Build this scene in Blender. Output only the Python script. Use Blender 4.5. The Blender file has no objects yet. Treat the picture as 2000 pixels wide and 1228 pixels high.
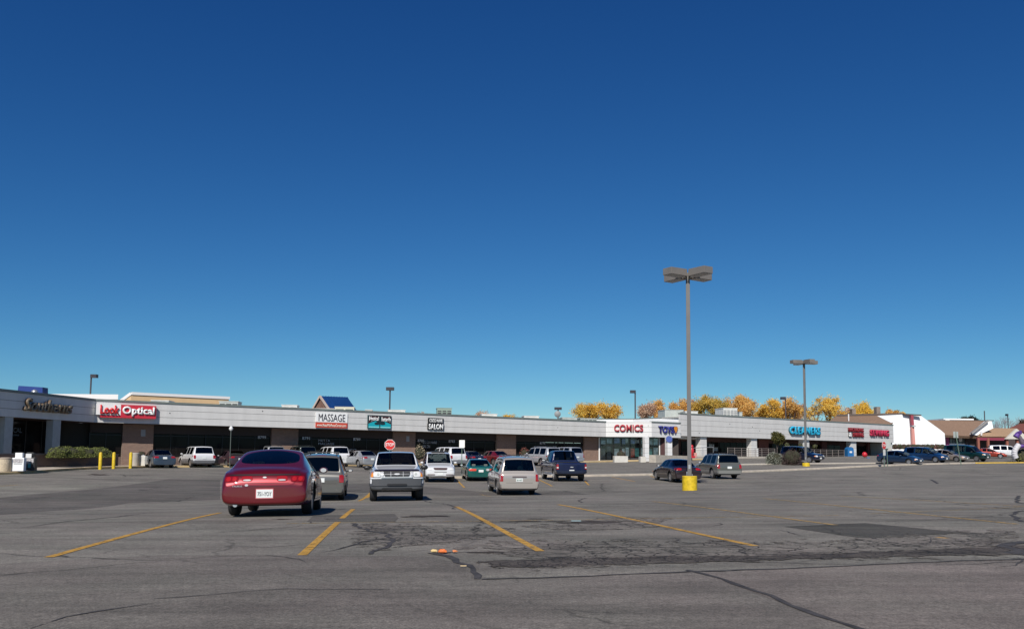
import bpy, bmesh, math, random
from mathutils import Vector, Matrix
from mathutils.bvhtree import BVHTree
R = math.radians
scene = bpy.context.scene
C = scene.collection
random.seed(7)

# ------------------------------------------------------------------ camera
CAMZ, FPX, CX, CY = 1.0, 1640.0, 1000.0, 750.0
PITCH, ROLL = math.atan(140.0/1640.0), 0.009
Fv = Vector((0, math.cos(PITCH), math.sin(PITCH)))
R0 = Vector((1, 0, 0)); U0 = Vector((0, -math.sin(PITCH), math.cos(PITCH)))
Rv = R0*math.cos(ROLL) + U0*math.sin(ROLL)
Uv = -R0*math.sin(ROLL) + U0*math.cos(ROLL)
cam_d = bpy.data.cameras.new('camera')
cam = bpy.data.objects.new('camera', cam_d); C.objects.link(cam)
m = Matrix((Rv, Uv, -Fv)).transposed().to_4x4(); m.translation = Vector((0, 0, CAMZ))
cam.matrix_world = m
cam_d.sensor_width = 36; cam_d.lens = FPX/2000*36
cam_d.shift_y = (CY-614)/2000
cam_d.clip_start = 0.1; cam_d.clip_end = 9000
scene.camera = cam

# ------------------------------------------------------------------ light
SUN_EL = 40.0
TS = Vector((-0.20, -0.98, 0)).normalized()
to_sun = Vector((TS.x*math.cos(R(SUN_EL)), TS.y*math.cos(R(SUN_EL)), math.sin(R(SUN_EL))))
world = bpy.data.worlds.new('World'); scene.world = world; world.use_nodes = True
nt = world.node_tree; nt.nodes.clear()
sky = nt.nodes.new('ShaderNodeTexSky'); sky.sky_type = 'NISHITA'; sky.sun_disc = False
sky.sun_elevation = R(SUN_EL); sky.sun_rotation = math.atan2(TS.x, TS.y)
sky.altitude = 1700; sky.air_density = 1.0; sky.dust_density = 0.1; sky.ozone_density = 3.0
SKY = 0.085
def vm(op, a, b):        # deep, polarised Colorado blue: each channel of the sky gets its own contrast
    n = nt.nodes.new('ShaderNodeVectorMath'); n.operation = op
    nt.links.new(a, n.inputs[0]); n.inputs[1].default_value = b; return n.outputs[0]
v = vm('MULTIPLY', sky.outputs[0], (SKY,)*3)
sp = nt.nodes.new('ShaderNodeSeparateXYZ'); nt.links.new(v, sp.inputs[0])
cb = nt.nodes.new('ShaderNodeCombineXYZ')
for i, (g_, k_) in enumerate(((1.63,.72),(1.26,.83),(.95,.845))):
    p_ = nt.nodes.new('ShaderNodeMath'); p_.operation = 'POWER'; p_.inputs[1].default_value = g_; nt.links.new(sp.outputs[i], p_.inputs[0])
    q_ = nt.nodes.new('ShaderNodeMath'); q_.operation = 'MULTIPLY'; q_.inputs[1].default_value = k_/SKY; nt.links.new(p_.outputs[0], q_.inputs[0])
    nt.links.new(q_.outputs[0], cb.inputs[i])
bg = nt.nodes.new('ShaderNodeBackground'); bg.inputs[1].default_value = SKY
wo = nt.nodes.new('ShaderNodeOutputWorld')
nt.links.new(cb.outputs[0], bg.inputs[0]); nt.links.new(bg.outputs[0], wo.inputs[0])
sd = bpy.data.lights.new('sun', 'SUN'); sd.energy = 5.0; sd.angle = R(0.5); sd.color = (1.0, 0.95, 0.88)
so = bpy.data.objects.new('sun', sd); C.objects.link(so)
so.rotation_euler = (-to_sun).to_track_quat('-Z', 'Y').to_euler()
scene.view_settings.view_transform = 'Standard'; scene.view_settings.look = 'None'
scene.view_settings.exposure = 0.0; scene.view_settings.gamma = 1.0
scene.view_settings.use_curve_mapping = False
scene.cycles.max_bounces = 6; scene.cycles.transparent_max_bounces = 8
scene.cycles.glossy_bounces = 3; scene.cycles.diffuse_bounces = 3

# ------------------------------------------------------------------ helpers
def tag(o, label=None, cat=None, group=None, kind=None):
    if label: o['label'] = label
    if cat: o['category'] = cat
    if group: o['group'] = group
    if kind: o['kind'] = kind
    return o
def empty(name, loc=(0,0,0), rz=0.0, label=None, cat=None, group=None, kind=None, parent=None):
    o = bpy.data.objects.new(name, None); C.objects.link(o)
    o.location = loc; o.rotation_euler = (0,0,rz); o.empty_display_size = 0.2
    if parent: o.parent = parent
    return tag(o, label, cat, group, kind)
def ray(px, py):
    d = Fv*FPX + Rv*(px-CX) + Uv*(CY-py)
    return d.normalized()
def Pd(px, py, D):
    "the world point seen at pixel (px,py) at forward distance D"
    d = ray(px, py); return Vector((0,0,CAMZ)) + d*(D/d.y)
def hz(px): return 890 + 0.009*(px-1000)

AU = [(-200,2.0),(-20,.35),(0,0),(8,-.13),(17,-.30),(25,-.58),(31,-.80),(38,-.70),(44,-.66),(50,-.55),(58,-.35),(66,-.2),(76,-.2),(400,-.2)]
def interp(tb, x):
    if x <= tb[0][0]: return tb[0][1]
    for i in range(len(tb)-1):
        if x <= tb[i+1][0]:
            x0,y0 = tb[i]; x1,y1 = tb[i+1]; t = (x-x0)/(x1-x0)
            def sl(k):
                if k <= 0 or k >= len(tb)-1: return 0
                return (tb[k+1][1]-tb[k-1][1])/(tb[k+1][0]-tb[k-1][0])
            h = x1-x0; m0, m1 = sl(i)*h, sl(i+1)*h; t2, t3 = t*t, t*t*t
            return (2*t3-3*t2+1)*y0+(t3-2*t2+t)*m0+(-2*t3+3*t2)*y1+(t3-t2)*m1
    return tb[-1][1]
VT = [(-400,0),(10,0),(25,.03),(40,.2),(65,.54),(80,.95),(100,1.32),(138,1.98),(170,2.4),(240,2.5),(500,2.5)]
TX, TY = 0.8018, 0.5976           # direction of the shop front
def terr(x, y):
    u = -TY*x + TX*y; v = TX*x + TY*y
    return interp(AU, u) + interp(VT, v)
def ground_pt(px, py):
    d = ray(px, py); t = 4.0
    o = Vector((0,0,CAMZ))
    while t < 400:
        p = o + d*t
        if p.z < terr(p.x, p.y): break
        t += 0.25
    a, b = t-0.25, t
    for _ in range(20):
        c = (a+b)/2; p = o+d*c
        if p.z < terr(p.x,p.y): b = c
        else: a = c
    p = o+d*a; return Vector((p.x, p.y, terr(p.x,p.y)))
def G(px, D):
    "ground point below pixel column px at forward distance D"
    p = Pd(px, hz(px), D); return Vector((p.x, p.y, terr(p.x,p.y)))

class MB:
    def __init__(s): s.v = []; s.f = []; s.m = []
    def add(s, vs, fs, mi=0):
        n = len(s.v); s.v += [tuple(v) for v in vs]
        for f in fs: s.f.append([i+n for i in f]); s.m.append(mi)
        return s
    def box(s, x0,x1,y0,y1,z0,z1, mi=0, M=None):
        vs = [Vector(p) for p in ((x0,y0,z0),(x1,y0,z0),(x1,y1,z0),(x0,y1,z0),(x0,y0,z1),(x1,y0,z1),(x1,y1,z1),(x0,y1,z1))]
        if M: vs = [M @ v for v in vs]
        return s.add(vs, [(3,2,1,0),(4,5,6,7),(0,1,5,4),(1,2,6,5),(2,3,7,6),(3,0,4,7)], mi)
    def prism(s, poly, z0, z1, mi=0):
        "vertical prism over a plan polygon"
        n = len(poly)
        vs = [(p[0],p[1],z0) for p in poly]+[(p[0],p[1],z1) for p in poly]
        fs = [tuple(range(n-1,-1,-1)), tuple(range(n,2*n))]+[(i,(i+1)%n,n+(i+1)%n,n+i) for i in range(n)]
        return s.add(vs, fs, mi)
    def extr(s, pts, vec, mi=0):
        "extrude a 3D polygon by a vector"
        n = len(pts); vec = Vector(vec); p = [Vector(q) for q in pts]
        vs = p+[q+vec for q in p]
        fs = [tuple(range(n-1,-1,-1)), tuple(range(n,2*n))]+[(i,(i+1)%n,n+(i+1)%n,n+i) for i in range(n)]
        return s.add(vs, fs, mi)
    def cyl(s, p0, p1, r0, r1=None, n=12, mi=0, caps=True):
        r1 = r0 if r1 is None else r1
        p0, p1 = Vector(p0), Vector(p1); d = (p1-p0).normalized()
        a = d.orthogonal().normalized(); b = d.cross(a)
        vs = []
        for p, r in ((p0,r0),(p1,r1)):
            for i in range(n):
                t = 2*math.pi*i/n; vs.append(p+a*(r*math.cos(t))+b*(r*math.sin(t)))
        fs = [(i,(i+1)%n,n+(i+1)%n,n+i) for i in range(n)]
        if caps: fs += [tuple(range(n-1,-1,-1)), tuple(range(n,2*n))]
        return s.add(vs, fs, mi)
    def lathe(s, prof, o=(0,0,0), axis='z', n=20, mi=0):
        "prof: (r, h) pairs"
        vs = []; o = Vector(o)
        for r, h in prof:
            for i in range(n):
                t = 2*math.pi*i/n; c, q = r*math.cos(t), r*math.sin(t)
                vs.append(o+(Vector((c,q,h)) if axis=='z' else Vector((c,h,q))))
        fs = []
        for k in range(len(prof)-1):
            for i in range(n):
                j = (i+1)%n; f = (k*n+i,k*n+j,(k+1)*n+j,(k+1)*n+i)
                fs.append(f if axis=='z' else f[::-1])
        fs.append(tuple(range(n-1,-1,-1))); fs.append(tuple(range((len(prof)-1)*n,len(prof)*n)))
        return s.add(vs, fs, mi)
    def blob(s, c, rx, ry, rz, seed=0, amp=.12, n=12, mi=0):
        rnd = random.Random(seed); ph = [rnd.uniform(0,6) for _ in range(4)]; vs=[]; fs=[]
        k = n//2
        for i in range(k+1):
            th = math.pi*i/k
            for j in range(n):
                f = 2*math.pi*j/n
                q = 1+amp*(math.sin(3*f+ph[0])*math.sin(2*th+ph[1])+math.sin(5*f+ph[2])*math.sin(4*th+ph[3])*.6)
                vs.append((c[0]+rx*q*math.sin(th)*math.cos(f), c[1]+ry*q*math.sin(th)*math.sin(f), c[2]+rz*q*math.cos(th)))
        for i in range(k):
            for j in range(n):
                fs.append((i*n+j,(i+1)*n+j,(i+1)*n+(j+1)%n,i*n+(j+1)%n))
        return s.add(vs, fs, mi)
    def build(s, name, mats, parent=None, smooth=False, bevel=0.0, loc=None, rz=0.0):
        me = bpy.data.meshes.new(name); me.from_pydata(s.v, [], s.f)
        if not isinstance(mats, (list,tuple)): mats = [mats]
        for q in mats: me.materials.append(q)
        if len(mats) > 1: me.polygons.foreach_set('material_index', s.m)
        if smooth: me.polygons.foreach_set('use_smooth', [True]*len(me.polygons))
        if smooth:
            bm = bmesh.new(); bm.from_mesh(me); bmesh.ops.remove_doubles(bm, verts=bm.verts, dist=1e-5)
            bmesh.ops.recalc_face_normals(bm, faces=bm.faces)
            for e in bm.edges:
                if len(e.link_faces) == 2 and e.calc_face_angle(0) > 0.75: e.smooth = False
            bm.to_mesh(me); bm.free()
        if bevel:
            bm = bmesh.new(); bm.from_mesh(me)
            bmesh.ops.remove_doubles(bm, verts=bm.verts, dist=1e-5)
            bmesh.ops.recalc_face_normals(bm, faces=bm.faces)
            bmesh.ops.bevel(bm, geom=list(bm.edges), offset=bevel, segments=2, affect='EDGES', profile=.6, clamp_overlap=True)
            bm.to_mesh(me); bm.free()
        o = bpy.data.objects.new(name, me); C.objects.link(o)
        if parent: o.parent = parent
        if loc is not None: o.location = loc
        o.rotation_euler = (0,0,rz)
        return o

# ------------------------------------------------------------------ materials
MATS = {}
def mat(name, col, rough=.6, metal=0.0, coat=0.0, nscale=0.0, namt=0.0, bump=0.0, spec=None, detail=4, stretch=None):
    if name in MATS: return MATS[name]
    M_ = bpy.data.materials.new(name); M_.use_nodes = True; nt = M_.node_tree
    b = nt.nodes['Principled BSDF']
    b.inputs['Base Color'].default_value = (*col, 1); b.inputs['Roughness'].default_value = rough
    b.inputs['Metallic'].default_value = metal; b.inputs['Coat Weight'].default_value = coat
    b.inputs['Coat Roughness'].default_value = .04
    if spec is not None: b.inputs['Specular IOR Level'].default_value = spec
    if nscale:
        tc = nt.nodes.new('ShaderNodeTexCoord'); n = nt.nodes.new('ShaderNodeTexNoise')
        n.inputs['Scale'].default_value = nscale; n.inputs['Detail'].default_value = detail
        src = tc.outputs['Object']
        if stretch:
            mp = nt.nodes.new('ShaderNodeMapping'); mp.inputs['Scale'].default_value = stretch
            nt.links.new(src, mp.inputs[0]); src = mp.outputs[0]
        nt.links.new(src, n.inputs['Vector'])
        mx = nt.nodes.new('ShaderNodeMix'); mx.data_type = 'RGBA'
        mx.inputs[6].default_value = (*[max(0,c*(1-namt)) for c in col],1)
        mx.inputs[7].default_value = (*[min(1,c*(1+namt)) for c in col],1)
        rp = nt.nodes.new('ShaderNodeMapRange'); rp.inputs[1].default_value=.3; rp.inputs[2].default_value=.7
        nt.links.new(n.outputs[0], rp.inputs[0]); nt.links.new(rp.outputs[0], mx.inputs[0])
        nt.links.new(mx.outputs[2], b.inputs['Base Color'])
        if bump:
            bp = nt.nodes.new('ShaderNodeBump'); bp.inputs['Strength'].default_value = bump; bp.inputs['Distance'].default_value=.02
            nt.links.new(n.outputs[0], bp.inputs['Height']); nt.links.new(bp.outputs[0], b.inputs['Normal'])
    MATS[name] = M_; return M_

def asphalt(name, base, tint=(0,0,0), crack=0.0, cells=1.6, light=1.13, fade=False):
    """weathered asphalt: aggregate speckle, broad tone patches, long tyre-worn streaks, optional net of cracks"""
    M_ = bpy.data.materials.new(name); M_.use_nodes = True; nt = M_.node_tree; L = nt.links.new
    b = nt.nodes['Principled BSDF']; b.inputs['Roughness'].default_value = .9
    b.inputs['Specular IOR Level'].default_value = .25
    tc = nt.nodes.new('ShaderNodeTexCoord')
    def noise(scale, det=3, rough=.5, vec=None):
        n = nt.nodes.new('ShaderNodeTexNoise'); n.inputs['Scale'].default_value = scale
        n.inputs['Detail'].default_value = det; n.inputs['Roughness'].default_value = rough
        L(vec or tc.outputs['Object'], n.inputs['Vector']); return n.outputs[0]
    def mr(s, a, b_, c, d, clamp=True):
        r = nt.nodes.new('ShaderNodeMapRange'); r.clamp = clamp
        for i, v in enumerate((a,b_,c,d)): r.inputs[i+1].default_value = v
        L(s, r.inputs[0]); return r.outputs[0]
    def mth(op, a, b_):
        r = nt.nodes.new('ShaderNodeMath'); r.operation = op
        for i, v in enumerate((a,b_)):
            if isinstance(v, (int,float)): r.inputs[i].default_value = v
            else: L(v, r.inputs[i])
        return r.outputs[0]
    big = mr(noise(.09, 4, .55), .3, .7, .86, 1.14)
    mid = mr(noise(.9, 5, .6), .3, .7, .88, 1.12)
    speck = mr(noise(55, 2, .75), .3, .72, .58, 1.55)
    speck2 = mr(noise(14, 3, .7), .3, .7, .80, 1.22)
    mp = nt.nodes.new('ShaderNodeMapping'); mp.inputs['Rotation'].default_value = (0,0,R(-12)); mp.inputs['Scale'].default_value = (.16,1.6,1)
    L(tc.outputs['Object'], mp.inputs[0])
    strk = mr(noise(1.0, 5, .65, mp.outputs[0]), .36, .62, .76, 1.10)
    blot = mr(noise(.33, 6, .62), .36, .5, .80, 1.03)
    v = mth('MULTIPLY', mth('MULTIPLY', mth('MULTIPLY', big, blot), mid), mth('MULTIPLY', mth('MULTIPLY', speck, speck2), strk))
    hue = mr(noise(.5, 4, .6), .35, .65, 0, 1)
    mx = nt.nodes.new('ShaderNodeMix'); mx.data_type = 'RGBA'
    c1 = [base*light*(k+t) for k, t in zip((1.05,.935,.815), tint)]; c2 = [base*light*(k+t) for k, t in zip((1.0,.945,.80), tint)]
    mx.inputs[6].default_value = (*c1,1); mx.inputs[7].default_value = (*c2,1); L(hue, mx.inputs[0])
    vm = nt.nodes.new('ShaderNodeVectorMath'); vm.operation = 'SCALE'
    L(mx.outputs[2], vm.inputs[0]); 
    # cracks
    dist = nt.nodes.new('ShaderNodeVectorMath'); dist.operation = 'ADD'
    nz = nt.nodes.new('ShaderNodeTexNoise'); nz.inputs['Scale'].default_value = 2.2; nz.inputs['Detail'].default_value = 4
    L(tc.outputs['Object'], nz.inputs['Vector'])
    sc = nt.nodes.new('ShaderNodeVectorMath'); sc.operation = 'SCALE'; sc.inputs['Scale'].default_value = .45
    L(nz.outputs['Color'], sc.inputs[0]); L(tc.outputs['Object'], dist.inputs[0]); L(sc.outputs[0], dist.inputs[1])
    def crk(scale, w, mask_lo, mask_hi, mscale):
        vo = nt.nodes.new('ShaderNodeTexVoronoi'); vo.feature = 'DISTANCE_TO_EDGE'; vo.inputs['Scale'].default_value = scale
        L(dist.outputs[0], vo.inputs['Vector'])
        line = mr(vo.outputs['Distance'], w*.35, w, 1, 0)
        return mth('MULTIPLY', line, mr(noise(mscale,3,.6), mask_lo, mask_hi, 0, 1))
    cr = crk(.16, .006, .42, .56, .12)
    if crack:
        cr = mth('MAXIMUM', cr, mth('MULTIPLY', crk(cells, .060, .34, .46, .9), crack))
        cr = mth('MAXIMUM', cr, mth('MULTIPLY', crk(cells*2.1, .085, .44, .56, 1.1), crack*.9))
    cr = mth('MAXIMUM', cr, mth('MULTIPLY', crk(.8, .014, .52, .66, .25), .75))
    if crack: v = mth('MULTIPLY', v, mr(noise(.75, 6, .68), .46, .62, 1, .62))
    v = mth('MULTIPLY', v, mr(cr, 0, 1, 1, .20 if crack else .30)); L(v, vm.inputs['Scale'])
    L(vm.outputs[0], b.inputs['Base Color'])
    bp = nt.nodes.new('ShaderNodeBump'); bp.inputs['Strength'].default_value = .35; bp.inputs['Distance'].default_value = .01
    L(mth('SUBTRACT', speck, cr), bp.inputs['Height']); L(bp.outputs[0], b.inputs['Normal'])
    if fade:   # ragged edge: the sheet dissolves where its 'edge' attribute runs out
        at = nt.nodes.new('ShaderNodeAttribute'); at.attribute_name = 'edge'
        a = mth('ADD', at.outputs['Fac'], mr(noise(2.5,4,.7), .25, .75, -.45, .45, False))
        L(mr(a, .42, .5, 0, 1), b.inputs['Alpha'])
    return M_

A_base = asphalt('asphalt_weathered', .152)
A_new = asphalt('asphalt_smooth_patch', .130, (.02,-.01,.0))
A_dark = asphalt('asphalt_dark_patch', .064)
A_mid = asphalt('asphalt_grey_patch', .094, (.01,0,.02))
A_light = asphalt('asphalt_pale_patch', .175, (-.02,.0,-.02))
A_purple = asphalt('asphalt_reddish', .132, (.06,-.01,.01))
A_crack = asphalt('asphalt_alligator', .157, (.02,-.01,-.01), 1.0, 3.3, fade=True)
M_seal = mat('crack_sealant', (.042,.037,.037), .95, nscale=6, namt=.5)
M_streak = mat('dark_streak', (.055,.043,.04), .9, nscale=3, namt=.4)

def paint_mat(name, col, worn=.5):
    M_ = mat(name, col, .75, nscale=5, namt=.18); nt = M_.node_tree; b = nt.nodes['Principled BSDF']
    tc = nt.nodes.new('ShaderNodeTexCoord'); n = nt.nodes.new('ShaderNodeTexNoise'); n.inputs['Scale'].default_value = 9; n.inputs['Detail'].default_value = 8; n.inputs['Roughness'].default_value=.75
    nt.links.new(tc.outputs['Object'], n.inputs['Vector'])
    r = nt.nodes.new('ShaderNodeMapRange'); r.inputs[1].default_value = worn-.07; r.inputs[2].default_value = worn+.03
    nt.links.new(n.outputs[0], r.inputs[0]); nt.links.new(r.outputs[0], b.inputs['Alpha']); return M_
M_yline = paint_mat('yellow_road_paint', (.46,.25,.035), .435)
M_seal = paint_mat('crack_sealant', (.040,.035,.034), .41)
M_yline2 = paint_mat('faded_road_paint', (.34,.23,.09), .50)
M_yline3 = paint_mat('worn_road_paint', (.38,.24,.07), .475)

M_fascia = mat('fascia_painted_board', (.58,.57,.55), .6, nscale=1.0, namt=.06, stretch=(1.6,1,.25))
M_fascia2 = mat('fascia_lightened_board', (.66,.655,.635), .6, nscale=1.2, namt=.03)  # lighter copy of the board; the corner bay's sunnier facing put into the colour
M_trim = mat('green_grey_metal_trim', (.16,.185,.17), .5, nscale=2, namt=.12)
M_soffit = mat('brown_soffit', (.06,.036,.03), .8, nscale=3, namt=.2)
M_conc = mat('concrete', (.42,.38,.32), .85, nscale=3, namt=.12, bump=.2)
M_kerb = mat('kerb_concrete', (.47,.41,.33), .85, nscale=2.2, namt=.18)
M_pillar = mat('grey_pillar', (.36,.38,.38), .7, nscale=3, namt=.08)
M_glass = mat('shop_glass', (.010,.009,.009), .05, spec=.10)
M_frame = mat('dark_bronze_frame', (.03,.028,.026), .4, metal=.5)
M_white = mat('white_paint', (.70,.70,.69), .5, nscale=2, namt=.04)
M_black = mat('black_plastic', (.015,.015,.016), .45)
M_yel = mat('yellow_paint', (.62,.43,.015), .5, nscale=7, namt=.22, detail=8)
M_steel = mat('galvanised_steel', (.45,.46,.46), .4, metal=.7, nscale=5, namt=.1)
M_unit = mat('rooftop_unit_metal', (.42,.45,.42), .5, nscale=2, namt=.1)
M_unitw = mat('white_unit_metal', (.62,.62,.58), .5, nscale=2, namt=.1)
M_dark = mat('dark_grille', (.05,.055,.055), .6)
M_red = mat('red_sign', (.50,.025,.035), .4)
M_blue = mat('blue_sign', (.02,.05,.30), .4)

def brick(name, c1, c2, mortar):
    M_ = bpy.data.materials.new(name); M_.use_nodes = True; nt = M_.node_tree; b = nt.nodes['Principled BSDF']
    b.inputs['Roughness'].default_value = .85
    tc = nt.nodes.new('ShaderNodeTexCoord'); mp = nt.nodes.new('ShaderNodeMapping'); mp.inputs['Rotation'].default_value = (R(90),0,0)
    t = nt.nodes.new('ShaderNodeTexBrick'); t.inputs['Scale'].default_value = 1.0
    t.inputs['Brick Width'].default_value = .22; t.inputs['Row Height'].default_value = .075; t.inputs['Mortar Size'].default_value = .009
    t.inputs['Color1'].default_value = (*c1,1); t.inputs['Color2'].default_value = (*c2,1); t.inputs['Mortar'].default_value = (*mortar,1)
    nt.links.new(tc.outputs['Object'], mp.inputs[0]); nt.links.new(mp.outputs[0], t.inputs['Vector'])
    nt.links.new(t.outputs['Color'], b.inputs['Base Color'])
    bp = nt.nodes.new('ShaderNodeBump'); bp.inputs['Strength'].default_value=.5; bp.inputs['Distance'].default_value=.01
    nt.links.new(t.outputs['Fac'], bp.inputs['Height']); bp.invert = True; nt.links.new(bp.outputs[0], b.inputs['Normal'])
    return M_
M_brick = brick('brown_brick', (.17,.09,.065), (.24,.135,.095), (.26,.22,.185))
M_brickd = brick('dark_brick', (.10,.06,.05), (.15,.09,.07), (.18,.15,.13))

def text_obj(txt, w, h, mt, name, parent=None, depth=.05, M=None, shear=0.0, off=0.0):
    "solid lettering, w x h metres, in local XZ plane facing -Y, origin at lower left"
    cu = bpy.data.curves.new('t', 'FONT'); cu.body = txt; cu.size = 1; cu.extrude = 0.0; cu.offset = off
    cu.resolution_u = 3; cu.shear = shear
    o = bpy.data.objects.new('t', cu); C.objects.link(o)
    bpy.context.view_layer.update()
    me0 = bpy.data.meshes.new_from_object(o.evaluated_get(bpy.context.evaluated_depsgraph_get()))
    bpy.data.objects.remove(o); bpy.data.curves.remove(cu)
    xs = [v.co.x for v in me0.vertices]; ys = [v.co.y for v in me0.vertices]
    x0, x1, y0, y1 = min(xs), max(xs), min(ys), max(ys)
    bm = bmesh.new(); bm.from_mesh(me0)
    for v in bm.verts:
        v.co = Vector(((v.co.x-x0)/(x1-x0)*w, 0, (v.co.y-y0)/(y1-y0)*h))
    r = bmesh.ops.extrude_face_region(bm, geom=list(bm.faces))
    for g in r['geom']:
        if isinstance(g, bmesh.types.BMVert): g.co.y -= depth
    bmesh.ops.recalc_face_normals(bm, faces=bm.faces)
    me = bpy.data.meshes.new(name); bm.to_mesh(me); bm.free(); bpy.data.meshes.remove(me0)
    me.materials.append(mt)
    ob = bpy.data.objects.new(name, me); C.objects.link(ob)
    if parent: ob.parent = parent
    if M is not None: ob.matrix_local = M
    return ob
# ------------------------------------------------------------------ ground
def axis(lo, hi, step, far):
    a = []; x = lo
    while x <= hi+1e-6: a.append(x); x += step
    pre = [lo-f for f in far[::-1]]; post = [hi+f for f in far]
    return pre+a+post
xs = axis(-70, 150, 1.0, [4,12,30,80,200,600,1800,4500]); ys = axis(-14, 190, 1.0, [4,12,30,80,200,600,1800,4500])
gv = [(x,y,terr(x,y)) for y in ys for x in xs]; nx = len(xs)
gf = [(j*nx+i,j*nx+i+1,(j+1)*nx+i+1,(j+1)*nx+i) for j in range(len(ys)-1) for i in range(nx-1)]
gb = MB().add(gv, gf); g = gb.build('ground', A_base, smooth=False)
g.data.polygons.foreach_set('use_smooth', [True]*len(g.data.polygons)); tag(g, kind='structure')

def clip_cells(poly, step):
    "grid-cut a plan polygon so it can follow the ground"
    bm = bmesh.new(); vs = [bm.verts.new((p[0],p[1],0)) for p in poly]; bm.faces.new(vs)
    x0,x1 = min(p[0] for p in poly), max(p[0] for p in poly); y0,y1 = min(p[1] for p in poly), max(p[1] for p in poly)
    for lo, hi, n in ((x0,x1,(1,0,0)),(y0,y1,(0,1,0))):
        k = math.ceil(lo/step)
        while k*step < hi:
            bmesh.ops.bisect_plane(bm, geom=bm.verts[:]+bm.edges[:]+bm.faces[:], plane_co=(n[0]*k*step,n[1]*k*step,0), plane_no=n, dist=1e-5)
            k += 1
    return bm
def drape(name, poly, lift, mt, label=None, kind='structure', parent=None, edge=0.0, step=1.0):
    bm = clip_cells(poly, step)
    for v in bm.verts: v.co.z = terr(v.co.x, v.co.y)+lift
    for f in bm.faces:
        if f.normal.z < 0: f.normal_flip()
    me = bpy.data.meshes.new(name); bm.to_mesh(me)
    if edge:
        at = me.attributes.new('edge', 'FLOAT', 'POINT')
        n = len(poly); P = [Vector((p[0],p[1])) for p in poly]
        for v in me.vertices:
            q = Vector((v.co.x,v.co.y)); dmin = 1e9
            for i in range(n):
                a, b = P[i], P[(i+1)%n]; ab = b-a
                t = max(0,min(1,(q-a).dot(ab)/max(ab.length_squared,1e-9))); dmin = min(dmin,(q-(a+ab*t)).length)
            at.data[v.index].value = min(1.0, dmin/edge)
    bm.free(); me.materials.append(mt)
    me.polygons.foreach_set('use_smooth', [True]*len(me.polygons))
    o = bpy.data.objects.new(name, me); C.objects.link(o)
    if parent: o.parent = parent
    return tag(o, label=label, kind=kind)
def PP(pts): return [ground_pt(*p) for p in pts]
def strip(name, pts, w, lift, mt, jag=0.0, seg=.6, kind='structure', taper=False, mb=None, seed=1):
    "band following the ground along world points"
    rnd = random.Random(seed); P = [Vector((p[0],p[1])) for p in pts]; out = []
    for a, b in zip(P, P[1:]):
        n = max(1, int((b-a).length/seg))
        for i in range(n): out.append(a+(b-a)*(i/n))
    out.append(P[-1]); vs = []; fs = []
    N = len(out)
    for i, p in enumerate(out):
        d = (out[min(i+1,N-1)]-out[max(i-1,0)]).normalized(); nn = Vector((-d.y,d.x))
        c = p+nn*rnd.uniform(-jag,jag)
        ww = w*(1+rnd.uniform(-.35,.35)*(1 if jag else 0))*(1 if not taper else max(.12, math.sin(math.pi*min(1,max(0,(i+.4)/N)))))/2
        for s_ in (1,-1):
            q = c+nn*ww*s_; vs.append((q.x,q.y,terr(q.x,q.y)+lift))
    fs = [(2*i,2*i+1,2*i+3,2*i+2) for i in range(N-1)]
    if mb is not None: mb.add(vs, fs); return
    return tag(MB().add(vs, fs).build(name, mt), kind=kind)

A_band = asphalt('asphalt_broken_band', .085, (.06,-.02,-.02), 1.0, 4.6, fade=True)
# areas of different paving (each a sheet 4 mm above the one below)
drape('smooth_asphalt', PP([(-60,1240),(-60,1105),(150,1092),(310,1084),(600,1084),(840,1086),(888,1098),(940,1130),(1150,1124),(1362,1116),(1540,1182),(1720,1240)]), .0025, A_new)
drape('reddish_asphalt', PP([(1366,1118),(1700,1102),(2080,1088),(2080,1245),(1730,1245),(1545,1183)]), .0025, A_purple)
drape('grey_asphalt_lane', PP([(-60,978),(180,955),(330,935),(430,937),(430,975),(250,982),(60,1000),(-60,1010)]), .0025, A_mid)
drape('pale_asphalt_lane', PP([(-60,955),(-60,949),(60,944),(215,948),(120,958)]), .0035, A_light)
drape('dark_asphalt_patch', PP([(1532,1028),(1690,1021),(1885,1040),(1692,1052)]), .0035, A_dark)
drape('dark_asphalt_patch', PP([(612,1006),(770,1003),(778,1011),(772,1018),(600,1018)]), .0035, A_mid)
drape('dark_asphalt_patch', PP([(640,958),(640,945),(724,944),(905,956),(950,960),(1110,958),(1155,965),(1040,967),(850,966),(724,962)]), .0025, A_mid)
drape('alligator_cracked_asphalt', PP([(800,1070),(900,1050),(1200,1046),(1500,1050),(1800,1034),(2080,1020),(2080,1091),(1700,1102),(1362,1116),(1150,1124),(945,1130),(900,1098),(860,1084)]), .0045, A_crack, edge=1.6, step=.35)
drape('cracked_asphalt_band', PP([(900,1092),(1300,1084),(1500,1083),(1750,1072),(2080,1058),(2080,1084),(1750,1090),(1480,1098),(1300,1104),(950,1112)]), .0060, A_band, edge=.35, step=.25)
drape('alligator_cracked_asphalt', PP([(640,1062),(655,1022),(760,1018),(1050,1030),(1060,1045),(820,1075),(700,1080)]), .0045, A_crack, edge=1.0, step=.35)
drape('alligator_cracked_asphalt', PP([(940,1030),(1180,1008),(1330,1008),(1330,1030),(1150,1040)]), .0045, A_crack, edge=.8, step=.35)

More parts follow.
